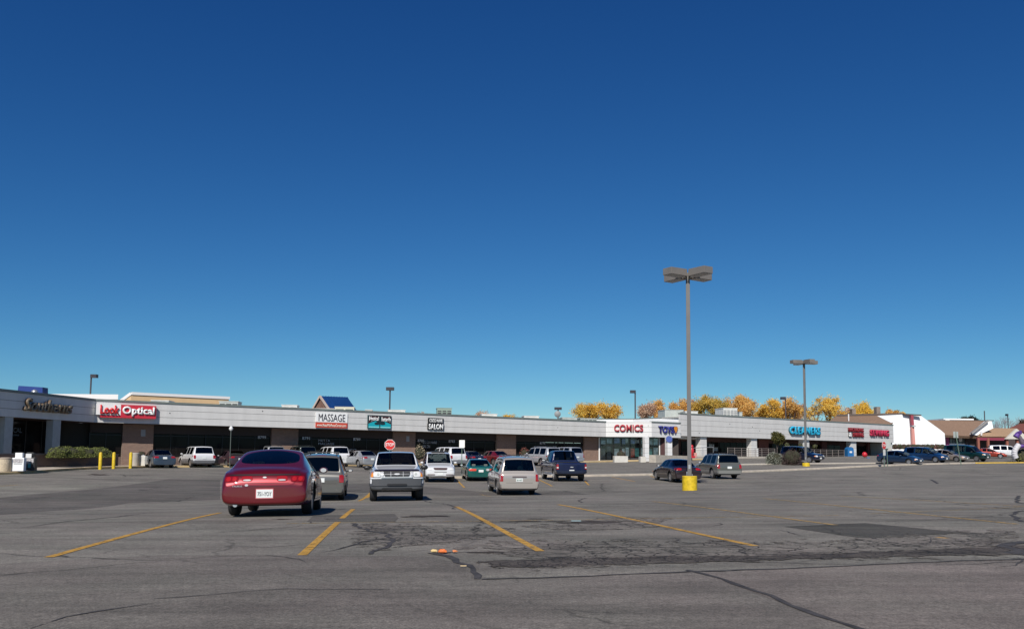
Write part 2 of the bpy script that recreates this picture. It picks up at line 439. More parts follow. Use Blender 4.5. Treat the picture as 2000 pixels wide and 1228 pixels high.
# sealed joints and wide cracks
SE = .007
def seal(pts, w, jag=.03, taper=False, seed=1): strip('crack_sealant', PP(pts), w*.55, SE, M_seal, jag, .22, taper=taper, seed=seed)
seal([(940,1131),(1050,1129),(1150,1125),(1362,1116),(1540,1110),(1720,1102),(1860,1096),(2080,1090)], .10, .02)
seal([(1345,1113),(1380,1122),(1440,1140),(1478,1154),(1540,1182),(1600,1203),(1720,1244)], .10, .03, seed=3)
seal([(838,1080),(870,1086),(900,1098),(925,1117),(942,1131)], .13, .05, seed=5)
seal([(0,1034),(60,1028),(130,1018),(230,1009),(300,1000)], .10, .02, taper=True, seed=6)
seal([(720,1082),(745,1070),(770,1052),(758,1044),(725,1038),(700,1030),(690,1022)], .14, .06, seed=7)
seal([(770,1050),(735,1054),(690,1062),(668,1072)], .06, .05, taper=True, seed=8)
seal([(300,1170),(420,1160),(560,1150),(760,1152)], .03, .03, seed=9)
seal([(60,1228),(130,1205),(300,1178)], .05, .04, taper=True, seed=10)
seal([(828,978),(842,981),(870,984),(890,990),(885,994)], .09, .05, seed=11)
seal([(1145,972),(1130,977),(1136,981),(1175,982)], .08, .03, seed=12)
seal([(1818,936),(1832,944)], .25, .02, seed=13)
seal([(1990,968),(1985,980),(2010,985)], .16, .05, seed=14)
seal([(2020,995),(1988,998),(1975,1005),(1995,1018),(2030,1024)], .14, .05, seed=15)
seal([(2010,1058),(1975,1062),(1985,1080),(2020,1086)], .30, .12, seed=16)
seal([(20,978),(100,970),(130,968)], .06, .02, taper=True, seed=17)
seal([(1660,1005),(1800,1008),(1960,1012)], .04, .02, seed=18)
seal([(1420,965),(1600,958),(1740,952)], .05, .03, taper=True, seed=19)
seal([(1560,948),(1740,940),(1960,935)], .06, .03, taper=True, seed=20)
for k, (a, w, sd_) in enumerate([([(860,1022),(960,1020),(1060,1018),(1180,1015)], .05, 21), ([(1010,1042),(1090,1038),(1200,1040)], .05, 22),
     ([(330,1050),(430,1046),(560,1044)], .03, 23), ([(420,1064),(520,1068),(600,1062)], .03, 24), ([(1450,1020),(1530,1018)], .08, 25),
     ([(1250,1050),(1400,1056),(1520,1052)], .03, 26), ([(1700,1068),(1850,1062),(1990,1058)], .04, 27)]):
    seal(a, w, .06, taper=True, seed=sd_)
mb = MB()
rnd = random.Random(4)
for k in range(46):                      # hairline cracks
    x, y = rnd.uniform(350,1990), rnd.uniform(1006,1112)
    if y > 1084 and x < 900: continue
    p = ground_pt(x,y); a = rnd.uniform(-.5,.5)+ (0 if rnd.random()<.7 else 1.4); pts = [p]
    for _ in range(rnd.randint(2,5)):
        a += rnd.uniform(-.6,.6); q = pts[-1]+Vector((math.cos(a),math.sin(a),0))*rnd.uniform(.25,.6); pts.append(q)
    strip('x', pts, .022, .0065, M_seal, .015, .15, taper=True, mb=mb, seed=k)
tag(mb.build('hairline_cracks', M_seal), kind='structure')
# damp / oily stains and other dark blotches with a shape of their own
M_blotch = None
def blotch(name, cx, cy, rx, ry, seed, mt=None, lift=.0085):
    rnd = random.Random(seed); c = ground_pt(cx,cy); n = 26; ph = [rnd.uniform(0,6) for _ in range(4)]
    poly = []
    for i in range(n):
        t = 2*math.pi*i/n; r = 1+.22*math.sin(2*t+ph[0])+.16*math.sin(5*t+ph[1])+.10*math.sin(9*t+ph[2])
        poly.append((c.x+rx*r*math.cos(t), c.y+ry*r*math.sin(t)))
    return drape(name, poly, lift, mt, edge=min(rx,ry)*.8, step=.2)
M_blotch = asphalt('asphalt_blotch', .046, (.12,-.02,-.02), fade=True)
blotch('dark_blotch', 1165, 1020, 1.0, .42, 2, M_blotch); blotch('dark_blotch', 1085, 1018, 1.1, .25, 3, M_blotch)
blotch('dark_blotch', 915, 1079, .42, .17, 4, M_blotch); blotch('dark_blotch', 855, 1079, .30, .10, 5, M_blotch)
blotch('dark_blotch', 830, 1008, .9, .35, 6, M_blotch); blotch('dark_blotch', 1030, 1013, .5, .2, 7, M_blotch)
blotch('dark_blotch', 560, 1014, 1.0, .2, 8, M_blotch)
blotch('dark_blotch', 190, 926.5, .95, 1.3, 9, M_blotch)  # dark ellipse crossed by the thin tapered streak below
strip('dark_blotch', [G(140,47), G(165,47.2), G(215,47.2), G(238,47)], .25, .007, M_streak, .02, .5, taper=True)

# painted stall lines
LN = .0055
def line(a, b, w=.11, mt=None): strip('parking_line', PP([a,b]), w, LN, mt or M_yline, 0, .5)
line((430,1001),(95,1088)); line((660,1019),(590,1084)); line((690,994),(668,1012))
line((890,989),(1055,1076)); line((1090,985),(1475,1066)); line((1275,979),(1632,1025),.11,M_yline3)
line((1490,973),(1985,1023),.11,M_yline3); line((1640,968),(2060,992),.10,M_yline3); line((1830,1049),(1850,1051),.1)
line((728,958),(700,978)); line((724,966),(716,972)); line((893,937),(907,952)); line((958,969),(938,965),.1,M_yline2)
line((1052,936),(1078,949)); line((1142,939),(1150,947)); line((1195,931),(1240,940)); line((1270,929),(1290,936))
line((560,1022),(1120,1015),.09,M_yline2); line((1120,1015),(1640,1006),.09,M_yline2); line((1700,1003),(1990,990),.07,M_yline2)
line((0,949),(40,946),.2,M_yline2)

# crushed pumpkin-like litter in the pothole
for i, (px, py, sz, col, lb) in enumerate([(848,1080,.040,(.75,.55,.25),'pale yellow scrap of squashed pumpkin, leftmost piece in the pothole'),(864,1081,.05,(.72,.17,.04),'orange chunk of squashed pumpkin, biggest piece in the pothole'),(888,1080,.03,(.60,.20,.07),'small brownish scrap of pumpkin at the right end of the pothole')]):
    p = ground_pt(px,py); o = MB().blob((0,0,sz*.3), sz, sz*.6, sz*.42, 11+i, .25, 12).build('pumpkin_scrap', mat('scrap%d'%i, col, .6, nscale=20, namt=.3), loc=p+Vector((0,0,.017)), smooth=True)
    tag(o, lb, 'litter', 'scraps in the pothole')
p = ground_pt(905,1108); o = MB().box(-.03,.03,-.008,.008,0,.008).build('wood_splinter', mat('splinter',(.6,.45,.25)), loc=p+Vector((0,0,.016)), rz=.2)
tag(o, 'thin pale splinter lying beside the sealed crack', 'litter')
p = ground_pt(1125,1019); o = MB().box(-.09,.09,-.03,.03,0,.01).build('paper_scrap', mat('paper_scrap',(.30,.42,.45)), loc=p+Vector((0,0,.02)), rz=.1)
tag(o, 'pale blue scrap of paper lying at the dark blotch', 'litter')

# kerbs
def kerb(name, pts, w=.16, h=.14, mt=None, back=1, kind='structure'):
    "kerb stone band along world points; back=+1 puts it on the far side"
    P = [Vector((p[0],p[1])) for p in pts]; out = []
    for a, b in zip(P,P[1:]):
        n = max(1,int((b-a).length/1.0)); out += [a+(b-a)*(i/n) for i in range(n)]
    out.append(P[-1]); vs=[]; N=len(out)
    for i,p in enumerate(out):
        d=(out[min(i+1,N-1)]-out[max(i-1,0)]).normalized(); nn=Vector((-d.y,d.x))*back
        q=p+nn*w; z=terr(p.x,p.y)
        vs += [(p.x,p.y,z-.1),(p.x,p.y,z+h-.02),(p.x+nn.x*.02,p.y+nn.y*.02,z+h),(q.x,q.y,z+h),(q.x,q.y,z-.1)]
    fs=[(5*i+k,5*i+5+k,5*i+6+k,5*i+1+k) for i in range(N-1) for k in range(4)]+[(0,1,2,3,4),tuple(5*(N-1)+k for k in (4,3,2,1,0))]
    o = MB().add(vs,fs).build(name, mt or M_kerb)
    bm=bmesh.new(); bm.from_mesh(o.data); bmesh.ops.recalc_face_normals(bm,faces=bm.faces); bm.to_mesh(o.data); bm.free()
    return tag(o, kind=kind)
KP = PP([(882,934),(1000,932),(1142,930.5),(1300,927.5),(1450,922.5),(1560,918),(1700,911.5),(1800,907.5),(1905,905)])
kerb('median_kerb', KP, 1.0, .13)
kerb('painted_median_kerb', PP([(1906,905),(1960,904.3),(2060,903.5)]), 1.0, .13, mat('yellow_kerb_paint',(.55,.36,.06),.7,nscale=3,namt=.25))
KP2 = [G(1430,86.5), G(1500,87.6), G(1600,89), G(1745,92)]
kerb('planting_kerb', KP2, 2.2, .12, M_conc)
# ------------------------------------------------------------------ shopping strip
TH = math.atan2(TY, TX)
def xt_on(P0, d, px):
    "distance along plan direction d from P0 to the pixel column px (rows near the horizon)"
    k = (px-CX)/FPX; return (k*P0.y-P0.x)/(d.x-k*d.y)
T1 = Vector((TX,TY,0)); A1 = Vector((.9898,-.1425,0)); Wd = Vector((-.144,-.9896,0))
C0 = Vector((-33.1,66.6,0)); C1 = C0+T1*xt_on(C0,T1,1184); C2 = C1+A1*5.35; C3 = C2+T1*5.0
S0 = Vector((20.7,103.2,0)); S1 = S0+T1*xt_on(S0,T1,1745)
ZS, ZT = 3.35, 5.06            # soffit and fascia top (world)
PLK = 0.57
def ang(d): return math.atan2(d.y,d.x)
def frame_empty(name, P, d, **k): return empty(name, (P.x,P.y,0), ang(d), **k)
def rnd_box_mesh(name, L_, y0,y1,z0,z1, mt, parent, x0=0.0, jit=0):
    return MB().box(x0,L_,y0,y1,z0,z1).build(name, mt, parent)

def fascia(parent, L_, nplank, zs, mt, trim=True, plk=PLK, x0=0.0, depth=.25, trimh=.16):
    for k in range(nplank):
        o = MB().box(x0, L_, 0-.004*(k%2), depth, zs+k*plk+.012, zs+(k+1)*plk-.012).build('plank', mt, parent, bevel=.008)
    MB().box(x0+.01, L_-.01, .03, depth-.02, zs, zs+nplank*plk).build('fascia_backing', M_dark, parent)
    if trim: MB().box(x0-.03, L_+.03, -.06, depth+.05, zs+nplank*plk, zs+nplank*plk+trimh).build('roof_trim', M_trim, parent)

# ---- wall with brick piers and glazed shop fronts, local x along the front, y inwards
def shop_wall(parent, L_, yw, z0, z1, piers, sill=.45, head=.75, posts=1.45, doors=(), depth=5.0):
    for (a,b) in piers:
        MB().box(a,b,yw-.18,yw+.5,z0-.6,z1).build('brick_pier', M_brick, parent)
    edges = [0]+[v for ab in piers for v in ab]+[L_]; gaps=[]
    prev = 0.0
    for (a,b) in piers:
        if a-prev > .5: gaps.append((prev,a))
        prev = b
    if L_-prev > .5: gaps.append((prev,L_))
    for (a,b) in gaps:
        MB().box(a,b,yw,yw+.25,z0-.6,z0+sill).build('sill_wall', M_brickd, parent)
        MB().box(a,b,yw+.02,yw+.3,z1-head,z1).build('header_panel', mat('brown_header',(.035,.025,.022),.8), parent)
        n = max(1, round((b-a)/posts)); w=(b-a)/n
        for i in range(n):
            x0,x1 = a+i*w, a+(i+1)*w
            MB().box(x0+.035,x1-.035,yw+.09,yw+.11,z0+sill+.03,z1-head-.03).build('window_pane', M_glass, parent)
            MB().box(x0-.03,x0+.03,yw+.04,yw+.16,z0+sill,z1-head).build('mullion', M_frame, parent)
        MB().box(a,b,yw+.035,yw+.165,z0+sill+1.75,z0+sill+1.81).build('transom', M_frame, parent)

# main section ---------------------------------------------------------------
L1 = (C1-C0).length
st = frame_empty('shopping_strip', C0, T1, label='long low shopping strip with pale plank fascia and brown brick piers', cat='shop building')
fascia(st, L1, 3, ZS, M_fascia)
def sx(px, off=0.0):
    "local x on the wall plane (off metres behind the fascia) at pixel column px"
    P = C0+Vector((-TY,TX,0))*off; return xt_on(P, T1, px)
YW = 1.45
prs = [(sx(241,YW),sx(301,YW)),(sx(531,YW),sx(583,YW)),(sx(768,YW),sx(811,YW)),(sx(970,YW),sx(1007,YW)),(sx(1140,YW),sx(1173,YW))]
shop_wall(st, sx(1175,YW), YW, .2, ZS, prs)
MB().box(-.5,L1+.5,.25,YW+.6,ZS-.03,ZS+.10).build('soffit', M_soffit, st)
MB().box(-.5,L1+1,.3,22,ZT-.45,ZT-.3).build('flat_roof', mat('roof_gravel',(.40,.39,.36),.9,nscale=8,namt=.2), st)
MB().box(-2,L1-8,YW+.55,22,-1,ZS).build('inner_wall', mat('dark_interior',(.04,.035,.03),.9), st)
for k,(a,b) in enumerate(prs[:1]+prs[2:3]):
    MB().box((a+b)/2-.1+.3,(a+b)/2+.25+.3,YW-.20,YW-.18,ZS-1.0,ZS-.45).build('wall_vent', mat('vent_grey',(.3,.3,.31)), st)
for px, s_ in ((513,'8799'),(599,'8791'),(698,'8789'),(823,'8785'),(883,'8783'),(1060,'8775')):
    text_obj(s_, .75,.26, mat('address_white',(.62,.62,.62)), 'address_number', st, .02, Matrix.Translation((sx(px,YW)-.35, YW-.0, ZS-1.0)))
for px, s_, w, h, z in ((640,'METTA\nMASSAGE',1.6,.5,1.9),(841,'COCO MARIE\nSALON',1.7,.75,1.75),(697,'OPTICS',.9,.25,1.3)):
    text_obj(s_, w,h, mat('window_lettering',(.35,.36,.38)), 'window_lettering', st, .01, Matrix.Translation((sx(px,YW)-.8, YW+.088, z)))
for px,z in ((332,.95),(513,1.42),(1090,.9)):
    x=xt_on(C0,T1,px); MB().cyl((x,-.02,ZS+z),(x,.01,ZS+z),.05,n=8).build('fascia_mark', M_dark, st)
# comics corner: angled bay and short return
cb = frame_empty('comics_corner_fascia', C1, A1, label='angled corner bay of the strip with lightened white fascia over the comics shop', cat='shop building')
LA = (C2-C1).length
fascia(cb, LA, 3, ZS, M_fascia2, trim=False); MB().box(-.02,LA+.02,-.03,.3,ZT-.0,ZT+.10).build('roof_trim', M_fascia2, cb)
tb_ = frame_empty('toys_corner_fascia', C2, T1, label='short return of the strip fascia carrying the toys sign', cat='shop building')
LB = (C3-C2).length
fascia(tb_, LB, 3, ZS, M_fascia2)
for P, d, L_ in ((C1,A1,LA),(C2,T1,LB)):
    e = cb if P is C1 else tb_
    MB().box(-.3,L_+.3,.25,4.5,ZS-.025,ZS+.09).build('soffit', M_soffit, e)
    MB().box(-.3,L_+.3,.25,12,ZT-.45,ZT-.3).build('flat_roof', MATS['roof_gravel'], e)
# comics storefront, a wall 2.4 m behind the bay
W0 = Vector((C1.x,C1.y,0))+Vector((-TY,TX,0))*YW-T1*0.4
comics = empty('comics_shop_front', (W0.x,W0.y,0), R(2), 'glazed comics shop front with posters behind its dark framed panes', 'shop front')
def cx_(px): return xt_on(W0, Vector((math.cos(R(2)),math.sin(R(2)),0)), px)
Z0c = .35
M_gl2 = bpy.data.materials.new('clear_shop_glass'); M_gl2.use_nodes=True; nt=M_gl2.node_tree; nt.nodes.clear()
o_=nt.nodes.new('ShaderNodeOutputMaterial'); mx_=nt.nodes.new('ShaderNodeMixShader'); tr_=nt.nodes.new('ShaderNodeBsdfTransparent'); gl_=nt.nodes.new('ShaderNodeBsdfGlossy'); fr_=nt.nodes.new('ShaderNodeFresnel')
gl_.inputs['Roughness'].default_value=.03; tr_.inputs[0].default_value=(.92,.96,.95,1); fr_.inputs[0].default_value=1.5
nt.links.new(fr_.outputs[0],mx_.inputs[0]); nt.links.new(tr_.outputs[0],mx_.inputs[1]); nt.links.new(gl_.outputs[0],mx_.inputs[2]); nt.links.new(mx_.outputs[0],o_.inputs[0])
bays = [1173,1199,1214,1231,1251,1266,1288]
rnd = random.Random(3)
PCOL = [(.85,.86,.86),(.50,.68,.72),(.8,.8,.76),(.65,.10,.07),(.16,.45,.40),(.85,.82,.7),(.25,.3,.6),(.6,.62,.64)]
for i,(a,b) in enumerate(zip(bays,bays[1:])):
    x0,x1 = cx_(a),cx_(b)
    MB().box(x0-.05,x0+.05,-.05,.08,Z0c,ZS).build('mullion', M_frame, comics)
    for (za,zb) in ((Z0c+.08 if i==0 else Z0c+.55,Z0c+1.95),(Z0c+2.05,ZS-.05)):
        MB().box(x0+.05,x1-.05,0,.02,za,zb).build('window_pane', M_gl2, comics)
        for q in range(2 if x1-x0>1 else 1):
            w=(x1-x0-.2)/(2 if x1-x0>1 else 1); c=rnd.choice(PCOL)
            if i==0 and za<1 : c=(.10,.10,.11)
            pz=rnd.uniform(0,.25)
            po=MB().box(x0+.1+q*w,x0+.1+q*w+w*rnd.uniform(.7,.96),.06,.07,za+.05+pz,zb-.05-rnd.uniform(0,.3)).build('poster', mat('poster_%d'%PCOL.index(c) if c in PCOL else 'poster_dark', c, .6, nscale=2.5, namt=.5), comics)
    MB().box(x0+.05,x1-.05,-.045,.075,Z0c+1.95,Z0c+2.05).build('transom', M_frame, comics)
    if i: MB().box(x0+.05,x1-.05,-.04,.12,Z0c-.4,Z0c+.55).build('sill_wall', mat('dark_sill',(.03,.028,.03),.6), comics)
MB().box(cx_(1173)-.2,cx_(1173)-.05,-.1,.1,Z0c-.3,ZS).build('door_frame', mat('white_metal_frame',(.62,.62,.6),.4), comics)
MB().box(cx_(1288)-.05,cx_(1288)+.08,-.08,.1,Z0c,ZS).build('mullion', MATS['white_metal_frame'], comics)
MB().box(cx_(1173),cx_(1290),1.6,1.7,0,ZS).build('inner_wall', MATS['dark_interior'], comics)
MB().box(cx_(1290),cx_(1302),.0,.3,0,ZS).build('side_panel', mat('maroon_panel',(.07,.03,.03),.8), comics)
MB().box(cx_(1302),cx_(1331),1.5,1.8,0,ZS+.1).build('back_wall', mat('dark_back_wall',(.05,.04,.036),.8), comics)

# small siding-clad posts under the corner
def cpost(px, D, w, top, label, z0=0.0):
    p=G(px,D); o=empty('canopy_post',(p.x,p.y,0),R(20),label,'post','canopy posts under the corner')
    z=p.z-.2; k=0
    while z < top-.02:
        z2=min(top,z+.57); MB().box(-w/2,w/2,-w/2,w/2,z+.008,z2-.008).build('siding_board', M_white if k%2 else M_fascia2, o, bevel=.01); z=z2; k+=1
    MB().box(-w/2+.02,w/2-.02,-w/2+.02,w/2-.02,p.z-.2,top).build('core', M_dark, o)
    return o
cpost(1261.5, 98.2, .55, ZS, 'pale canopy post standing in front of the comics window')
cpost(1306, 99.5, .62, ZS, 'pale canopy post with a blue disc beside the parked maroon sedan')
p=G(1307,99.1); dk=MB().cyl((0,0,0),(0,-.04,0),.38,n=20).build('round_sign', mat('blue_disc',(.06,.10,.32),.5), loc=(p.x,p.y,p.z+2.55)); tag(dk,'round blue sign fixed high on the pale canopy post','sign')

# ---- end section ------------------------------------------------------------
L2=(S1-S0).length; ZS2, PL2 = 3.62, .675
ZT2 = ZS2+4*PL2
es = frame_empty('end_shops', S0, T1, label='taller end section of the strip with four plank rows and a raised walkway', cat='shop building')
fascia(es, L2, 4, ZS2, M_fascia, plk=PL2, trimh=.16)
def ex(px, off=0.0):
    P=S0+Vector((-TY,TX,0))*off; return xt_on(P,T1,px)
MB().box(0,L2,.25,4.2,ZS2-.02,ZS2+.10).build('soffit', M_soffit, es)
MB().box(.05,L2-.1,.26,26,ZT2-.45,ZT2-.3).build('flat_roof', MATS['roof_gravel'], es)
Z0e=1.2
for (a,b) in ((1367,1379),(1466,1477),(1567.5,1579),(1660.5,1670.5)):
    x0,x1=ex(a,.4),ex(b,.4); w=x1-x0
    pl=MB()
    z=.6;k=0
    pe=empty('siding_pillar',(0,0,0),parent=es); 
    bpy.data.objects.remove(pe)
    core=MB().box(x0+.02,x1-.02,.30,.30+.75,.4,ZS2+.01).build('pillar', M_dark, es)
    while z<ZS2:
        z2=min(ZS2,z+PL2); MB().box(x0,x1,.28,1.07,z+.01,z2-.01).build('siding_board', M_fascia if k%2 else M_fascia2, core, bevel=.01); z=z2;k+=1
for px,z in ((1366,.45),(1426,1.75),(1470,1.5),(1484,1.05),(1545,1.1)):
    x=ex(px); MB().cyl((x,-.02,ZS2+z),(x,.01,ZS2+z),.06,n=8).build('fascia_mark', M_dark, es)
MB().box(ex(1740,.3),L2,.26,5,.4,ZS2).build('end_wall', M_fascia, es)
MB().box(ex(1476,.4),ex(1482,.4),.5,.9,.6,2.35).build('low_wall', M_white, es)
# brick side of the recess, back wall and shop fronts
YB=3.6
Lx0=ex(1345,YB)
MB().box(-3,ex(1745,YB),YB+.3,YB+.6,.4,ZS2).build('back_wall', mat('reddish_back_wall',(.095,.045,.04),.8,nscale=1,namt=.2), es)
for i in range(34):
    a=1334+i*11.9; x0=ex(a,YB); x1=ex(a+11,YB)
    if i in (11,12,19,26,27): continue
    MB().box(x0,x1,YB+.2,YB+.23,Z0e+.55,ZS2-.55).build('window_pane', M_glass, es)
    MB().box(x0-.06,x0+.02,YB+.16,YB+.29,Z0e,ZS2-.5).build('mullion', M_frame, es)
for a,b in ((1481,1500),(1604,1614),(1693,1698)):
    MB().box(ex(a,YB),ex(b,YB),YB-.1,YB+.3,Z0e,ZS2).build('brick_pier', mat('maroon_pier',(.14,.05,.045),.8), es)
for a,b,z in ((1387,1397,2.3),(1395,1404,1.9),(1479,1493,2.2)):
    MB().box(ex(a,YB),ex(b,YB),YB+.17,YB+.19,z,z+.5).build('window_poster', mat('poster_grey',(.35,.38,.38)), es)
# walkway, rail
wk=MB().box(ex(1352,-1.6),L2+1.5,-1.6,YB+.3,-.6,Z0e).build('raised_walkway', M_conc, es, bevel=.02)
rampP=[G(1286,92),G(1300,94)]
rp=MB().box(0,0.01,0,.01,0,.01)
# sloping ramp wing walls left of the walkway
def wedge(name, pts_low, parent=None):
    (a,za),(b,zb)=pts_low; d=(b-a); n=Vector((-d.y,d.x,0)).normalized()*.9
    vs=[]; 
    for p,z in ((a,za),(b,zb)):
        for q in (p,p+n):
            vs += [(q.x,q.y,terr(p.x,p.y)-.5),(q.x,q.y,z)]
    o=MB().add(vs,[(0,1,5,4),(2,6,7,3),(0,2,3,1),(4,5,7,6),(1,3,7,5),(0,4,6,2)]).build(name,M_conc)
    return o
a=Pd(1281,890,93); b=Pd(1352,892,98.5)
w1=wedge('ramp_wall',((a,Pd(1281,888,93).z),(b,Pd(1352,890,98.5).z))); tag(w1,'low sloping concrete ramp wall beside the toys corner','wall')
def rail(name, xa, xb, y, z, n, label):
    e=empty(name,(S0.x,S0.y,0),TH,label,'railing','steel railings along the raised walkway')
    for i in range(n+1):
        x=xa+(xb-xa)*i/n; MB().cyl((x,y,z),(x,y,z+1.1),.035,n=6).build('post', M_rail, e)
    for k in range(5):
        zz=z+.12+k*.235; MB().cyl((xa,y,zz),(xb,y,zz),.026,n=6).build('rail_bar', M_rail, e)
    return e
M_rail=mat('rail_grey_paint',(.22,.19,.175),.5)
rail('railing', ex(1421,-1.4), ex(1513,-1.4), -1.4, Z0e, 7, 'grey steel railing on the walkway left of the small tree')
rail('railing', ex(1578,-1.4), ex(1648,-1.4), -1.4, Z0e, 6, 'grey steel railing on the walkway beside the blue mailbox')
e=empty('handrail',(S0.x,S0.y,0),TH,'pale handrail on posts running behind the first pillar of the end shops','railing')
MB().cyl((ex(1352,-.8),-.8,Z0e+.95),(ex(1394,-.8),-.8,Z0e+1.15),.04,n=6).build('rail_bar', M_steel, e)
for px in (1353,1373,1393): MB().cyl((ex(px,-.8),-.8,Z0e),(ex(px,-.8),-.8,Z0e+.97+.18*(px-1352)/42),.03,n=6).build('post', M_steel, e)

# side and rear wall rising behind the corner
q=[(S0.x+.05,S0.y+.35),(15.8,109.4),(2.6,113.8),(2.6,120),(S0.x+9,120)]
rb=empty('white_rear_block',(0,0,0),0,'plain white upper wall rising behind the comics corner','building')
MB().prism(q,ZS,ZT2-.42).build('wall', mat('white_stucco',(.80,.80,.79),.7,nscale=1,namt=.03), rb)
MB().prism([(p_[0]*1.0,p_[1]-.04) for p_ in q],ZT2-.42,ZT2-.32).build('roof_trim', M_trim, rb)

# ---- angled wing on the left ---------------------------------------------------
wg = frame_empty('angled_wing', C0+Wd*16, -Wd, label='shaded angled wing at the left end with grey fascia and script sign', cat='shop building')
LW=16
fascia(wg, LW+.0, 3, ZS, M_fascia)
def wx(px, off=0.0):
    P=Vector((C0.x,C0.y,0))+Wd*16+Vector((Wd.y,-Wd.x,0))*(-off)
    return xt_on(P,-Wd,px)
MB().box(0,LW+.3,.25,3.4,ZS-.02,ZS+.11).build('soffit', M_soffit, wg)
MB().box(0,LW-.2,.3,14,ZT-.45,ZT-.3).build('flat_roof', MATS['roof_gravel'], wg)
for a,b in ((15,31),(109,124)):
    MB().box(wx(a,.1),wx(b,.1),.05,.6,-.4,ZS).build('pillar', M_pillar, wg)
for i in range(10):
    x0=i*1.75; MB().box(x0+.05,x0+1.7,3.0,3.03,.4,ZS-.1).build('window_pane', M_glass, wg); MB().box(x0-.04,x0+.05,2.96,3.1,0,ZS).build('mullion', M_frame, wg)
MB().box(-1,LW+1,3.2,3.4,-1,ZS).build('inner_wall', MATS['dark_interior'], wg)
text_obj('OPTICAL',1.9,.36,mat('window_lettering2',(.20,.24,.28)),'window_lettering',wg,.01,Matrix.Translation((wx(155,3),2.98,ZS-.95)))
text_obj('CUSTOM EYEWEAR',1.2,.12,MATS['window_lettering2'],'window_lettering',wg,.01,Matrix.Translation((wx(163,3),2.98,ZS-1.2)))
MB().box(wx(38,3),wx(62,3),2.96,2.98,1.75,2.15).build('neon_sign', mat('dull_red_neon',(.22,.02,.02),.5), wg)
# planter wall with bushes
pe_ = frame_empty('planter_wall', C0+Wd*15.2+Vector((2.2,-.3,0)), -Wd, label='low dark brick planter wall in front of the shaded wing', cat='wall')
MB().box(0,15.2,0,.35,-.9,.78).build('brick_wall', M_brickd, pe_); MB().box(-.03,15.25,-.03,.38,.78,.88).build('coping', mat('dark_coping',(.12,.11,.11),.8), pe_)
# lit low brick wall right of the corner and sidewalk
def bush(name, p, rx, ry, rz, col, n, seed, label, leaf=.05, cat='bush', group=None, base=.15):
    rnd=random.Random(seed); ph=[rnd.uniform(0,6) for _ in range(5)]
    e=empty(name,(p.x,p.y,p.z),0,label,cat,group)
    mbb=MB(); M_l=mat('leaf_'+name+str(seed), col, .7, nscale=9, namt=.5)
    for i in range(n):
        th=math.acos(rnd.uniform(-.3,1)); f=rnd.uniform(0,2*math.pi); r=rnd.uniform(.80,1.03)*(1+.10*math.sin(3*f+ph[0])+.08*math.sin(5*th+ph[1]+2*f))
        c=Vector((rx*r*math.sin(th)*math.cos(f), ry*r*math.sin(th)*math.sin(f), rz*(base+r*math.cos(th)*.85)))
        if c.z<0: c.z=abs(c.z)*.3
        d=Vector((rnd.gauss(0,1),rnd.gauss(0,1),rnd.gauss(0,1))).normalized(); a=d.orthogonal().normalized()*leaf*rnd.uniform(.7,1.5); b=d.cross(a).normalized()*leaf*rnd.uniform(.5,1)
        mbb.add([c-a,c-b*.6,c+a,c+b*.6],[(0,1,2,3)])
    fo=mbb.build('foliage', M_l, e)
    MB().blob((0,0,rz*.42),rx*.82,ry*.82,rz*.52,seed,.1,14).build('twigs', mat('bush_inner',(.03,.03,.015),.9), e, smooth=True)
    return e
for i,(px,D,w) in enumerate(((116,58.0,.8),(138,60.0,.9),(164,62.0,1.0),(193,64.5,1.0))):
    p=Pd(px,hz(px),D); p.z=.62
    bush('clipped_bush',p,w,.85,.72,(.13,.15,.035),2600,20+i,['rounded green bush behind the planter wall, nearest the grey pillar','rounded green bush second from the left behind the planter wall','tallest rounded green bush in the middle behind the planter wall','rightmost rounded green bush behind the planter wall'][i],group='rounded bushes behind the planter wall')
# sidewalks
drape_pts=[G(-40,48.5),G(0,49.3),G(60,51.5),G(120,55.5),G(190,60.5),G(225,62.6),G(258,64.3),G(300,66.8)]
SW=mat('sidewalk_concrete',(.44,.38,.31),.85,nscale=2,namt=.1,bump=.1)
kl=[Vector((p.x,p.y)) for p in drape_pts]
# main kerb line runs parallel to the shops, 1.2 m out from the fascia
K0=C0+Vector((TY,-TX,0))*1.3
kerb_main=[K0+T1*s_ for s_ in (xt_on(K0,T1,300),10,20,30,40,50,56)]+[K0+T1*58.5+A1*4, K0+T1*62+A1*6]
kerb('shop_kerb', drape_pts[:-1]+kerb_main, .3, .15, mat('worn_yellow_kerb',(.46,.34,.17),.8,nscale=1.5,namt=.25))
far=[(p.x,p.y) for p in [C0+Wd*16, C0+Vector((0,.2,0))]]
sp_=[(q.x+.0,q.y+.25) for q in drape_pts[:-1]]+[(q.x-.15,q.y+.2) for q in kerb_main]
tail=[C2+Vector((3,3,0)),C1+Vector((-TY,TX,0))*2.6,C0+Vector((-TY,TX,0))*2.6,C0+Wd*18+Vector((2.0,0,0))]
drape('sidewalk', sp_+[(q.x,q.y) for q in tail], .148, SW)

# ---- signs on the fascia ---------------------------------------------------------
def sign_root(name, P, d, px, z, label, cat='sign', out=.0):
    s_=xt_on(P,d,px); n=Vector((d.y,-d.x,0)); q=P+d*s_+n*out
    return empty(name,(q.x,q.y,z),ang(d),label,cat)
def wdt(P,d,a,b): return xt_on(P,d,b)-xt_on(P,d,a)
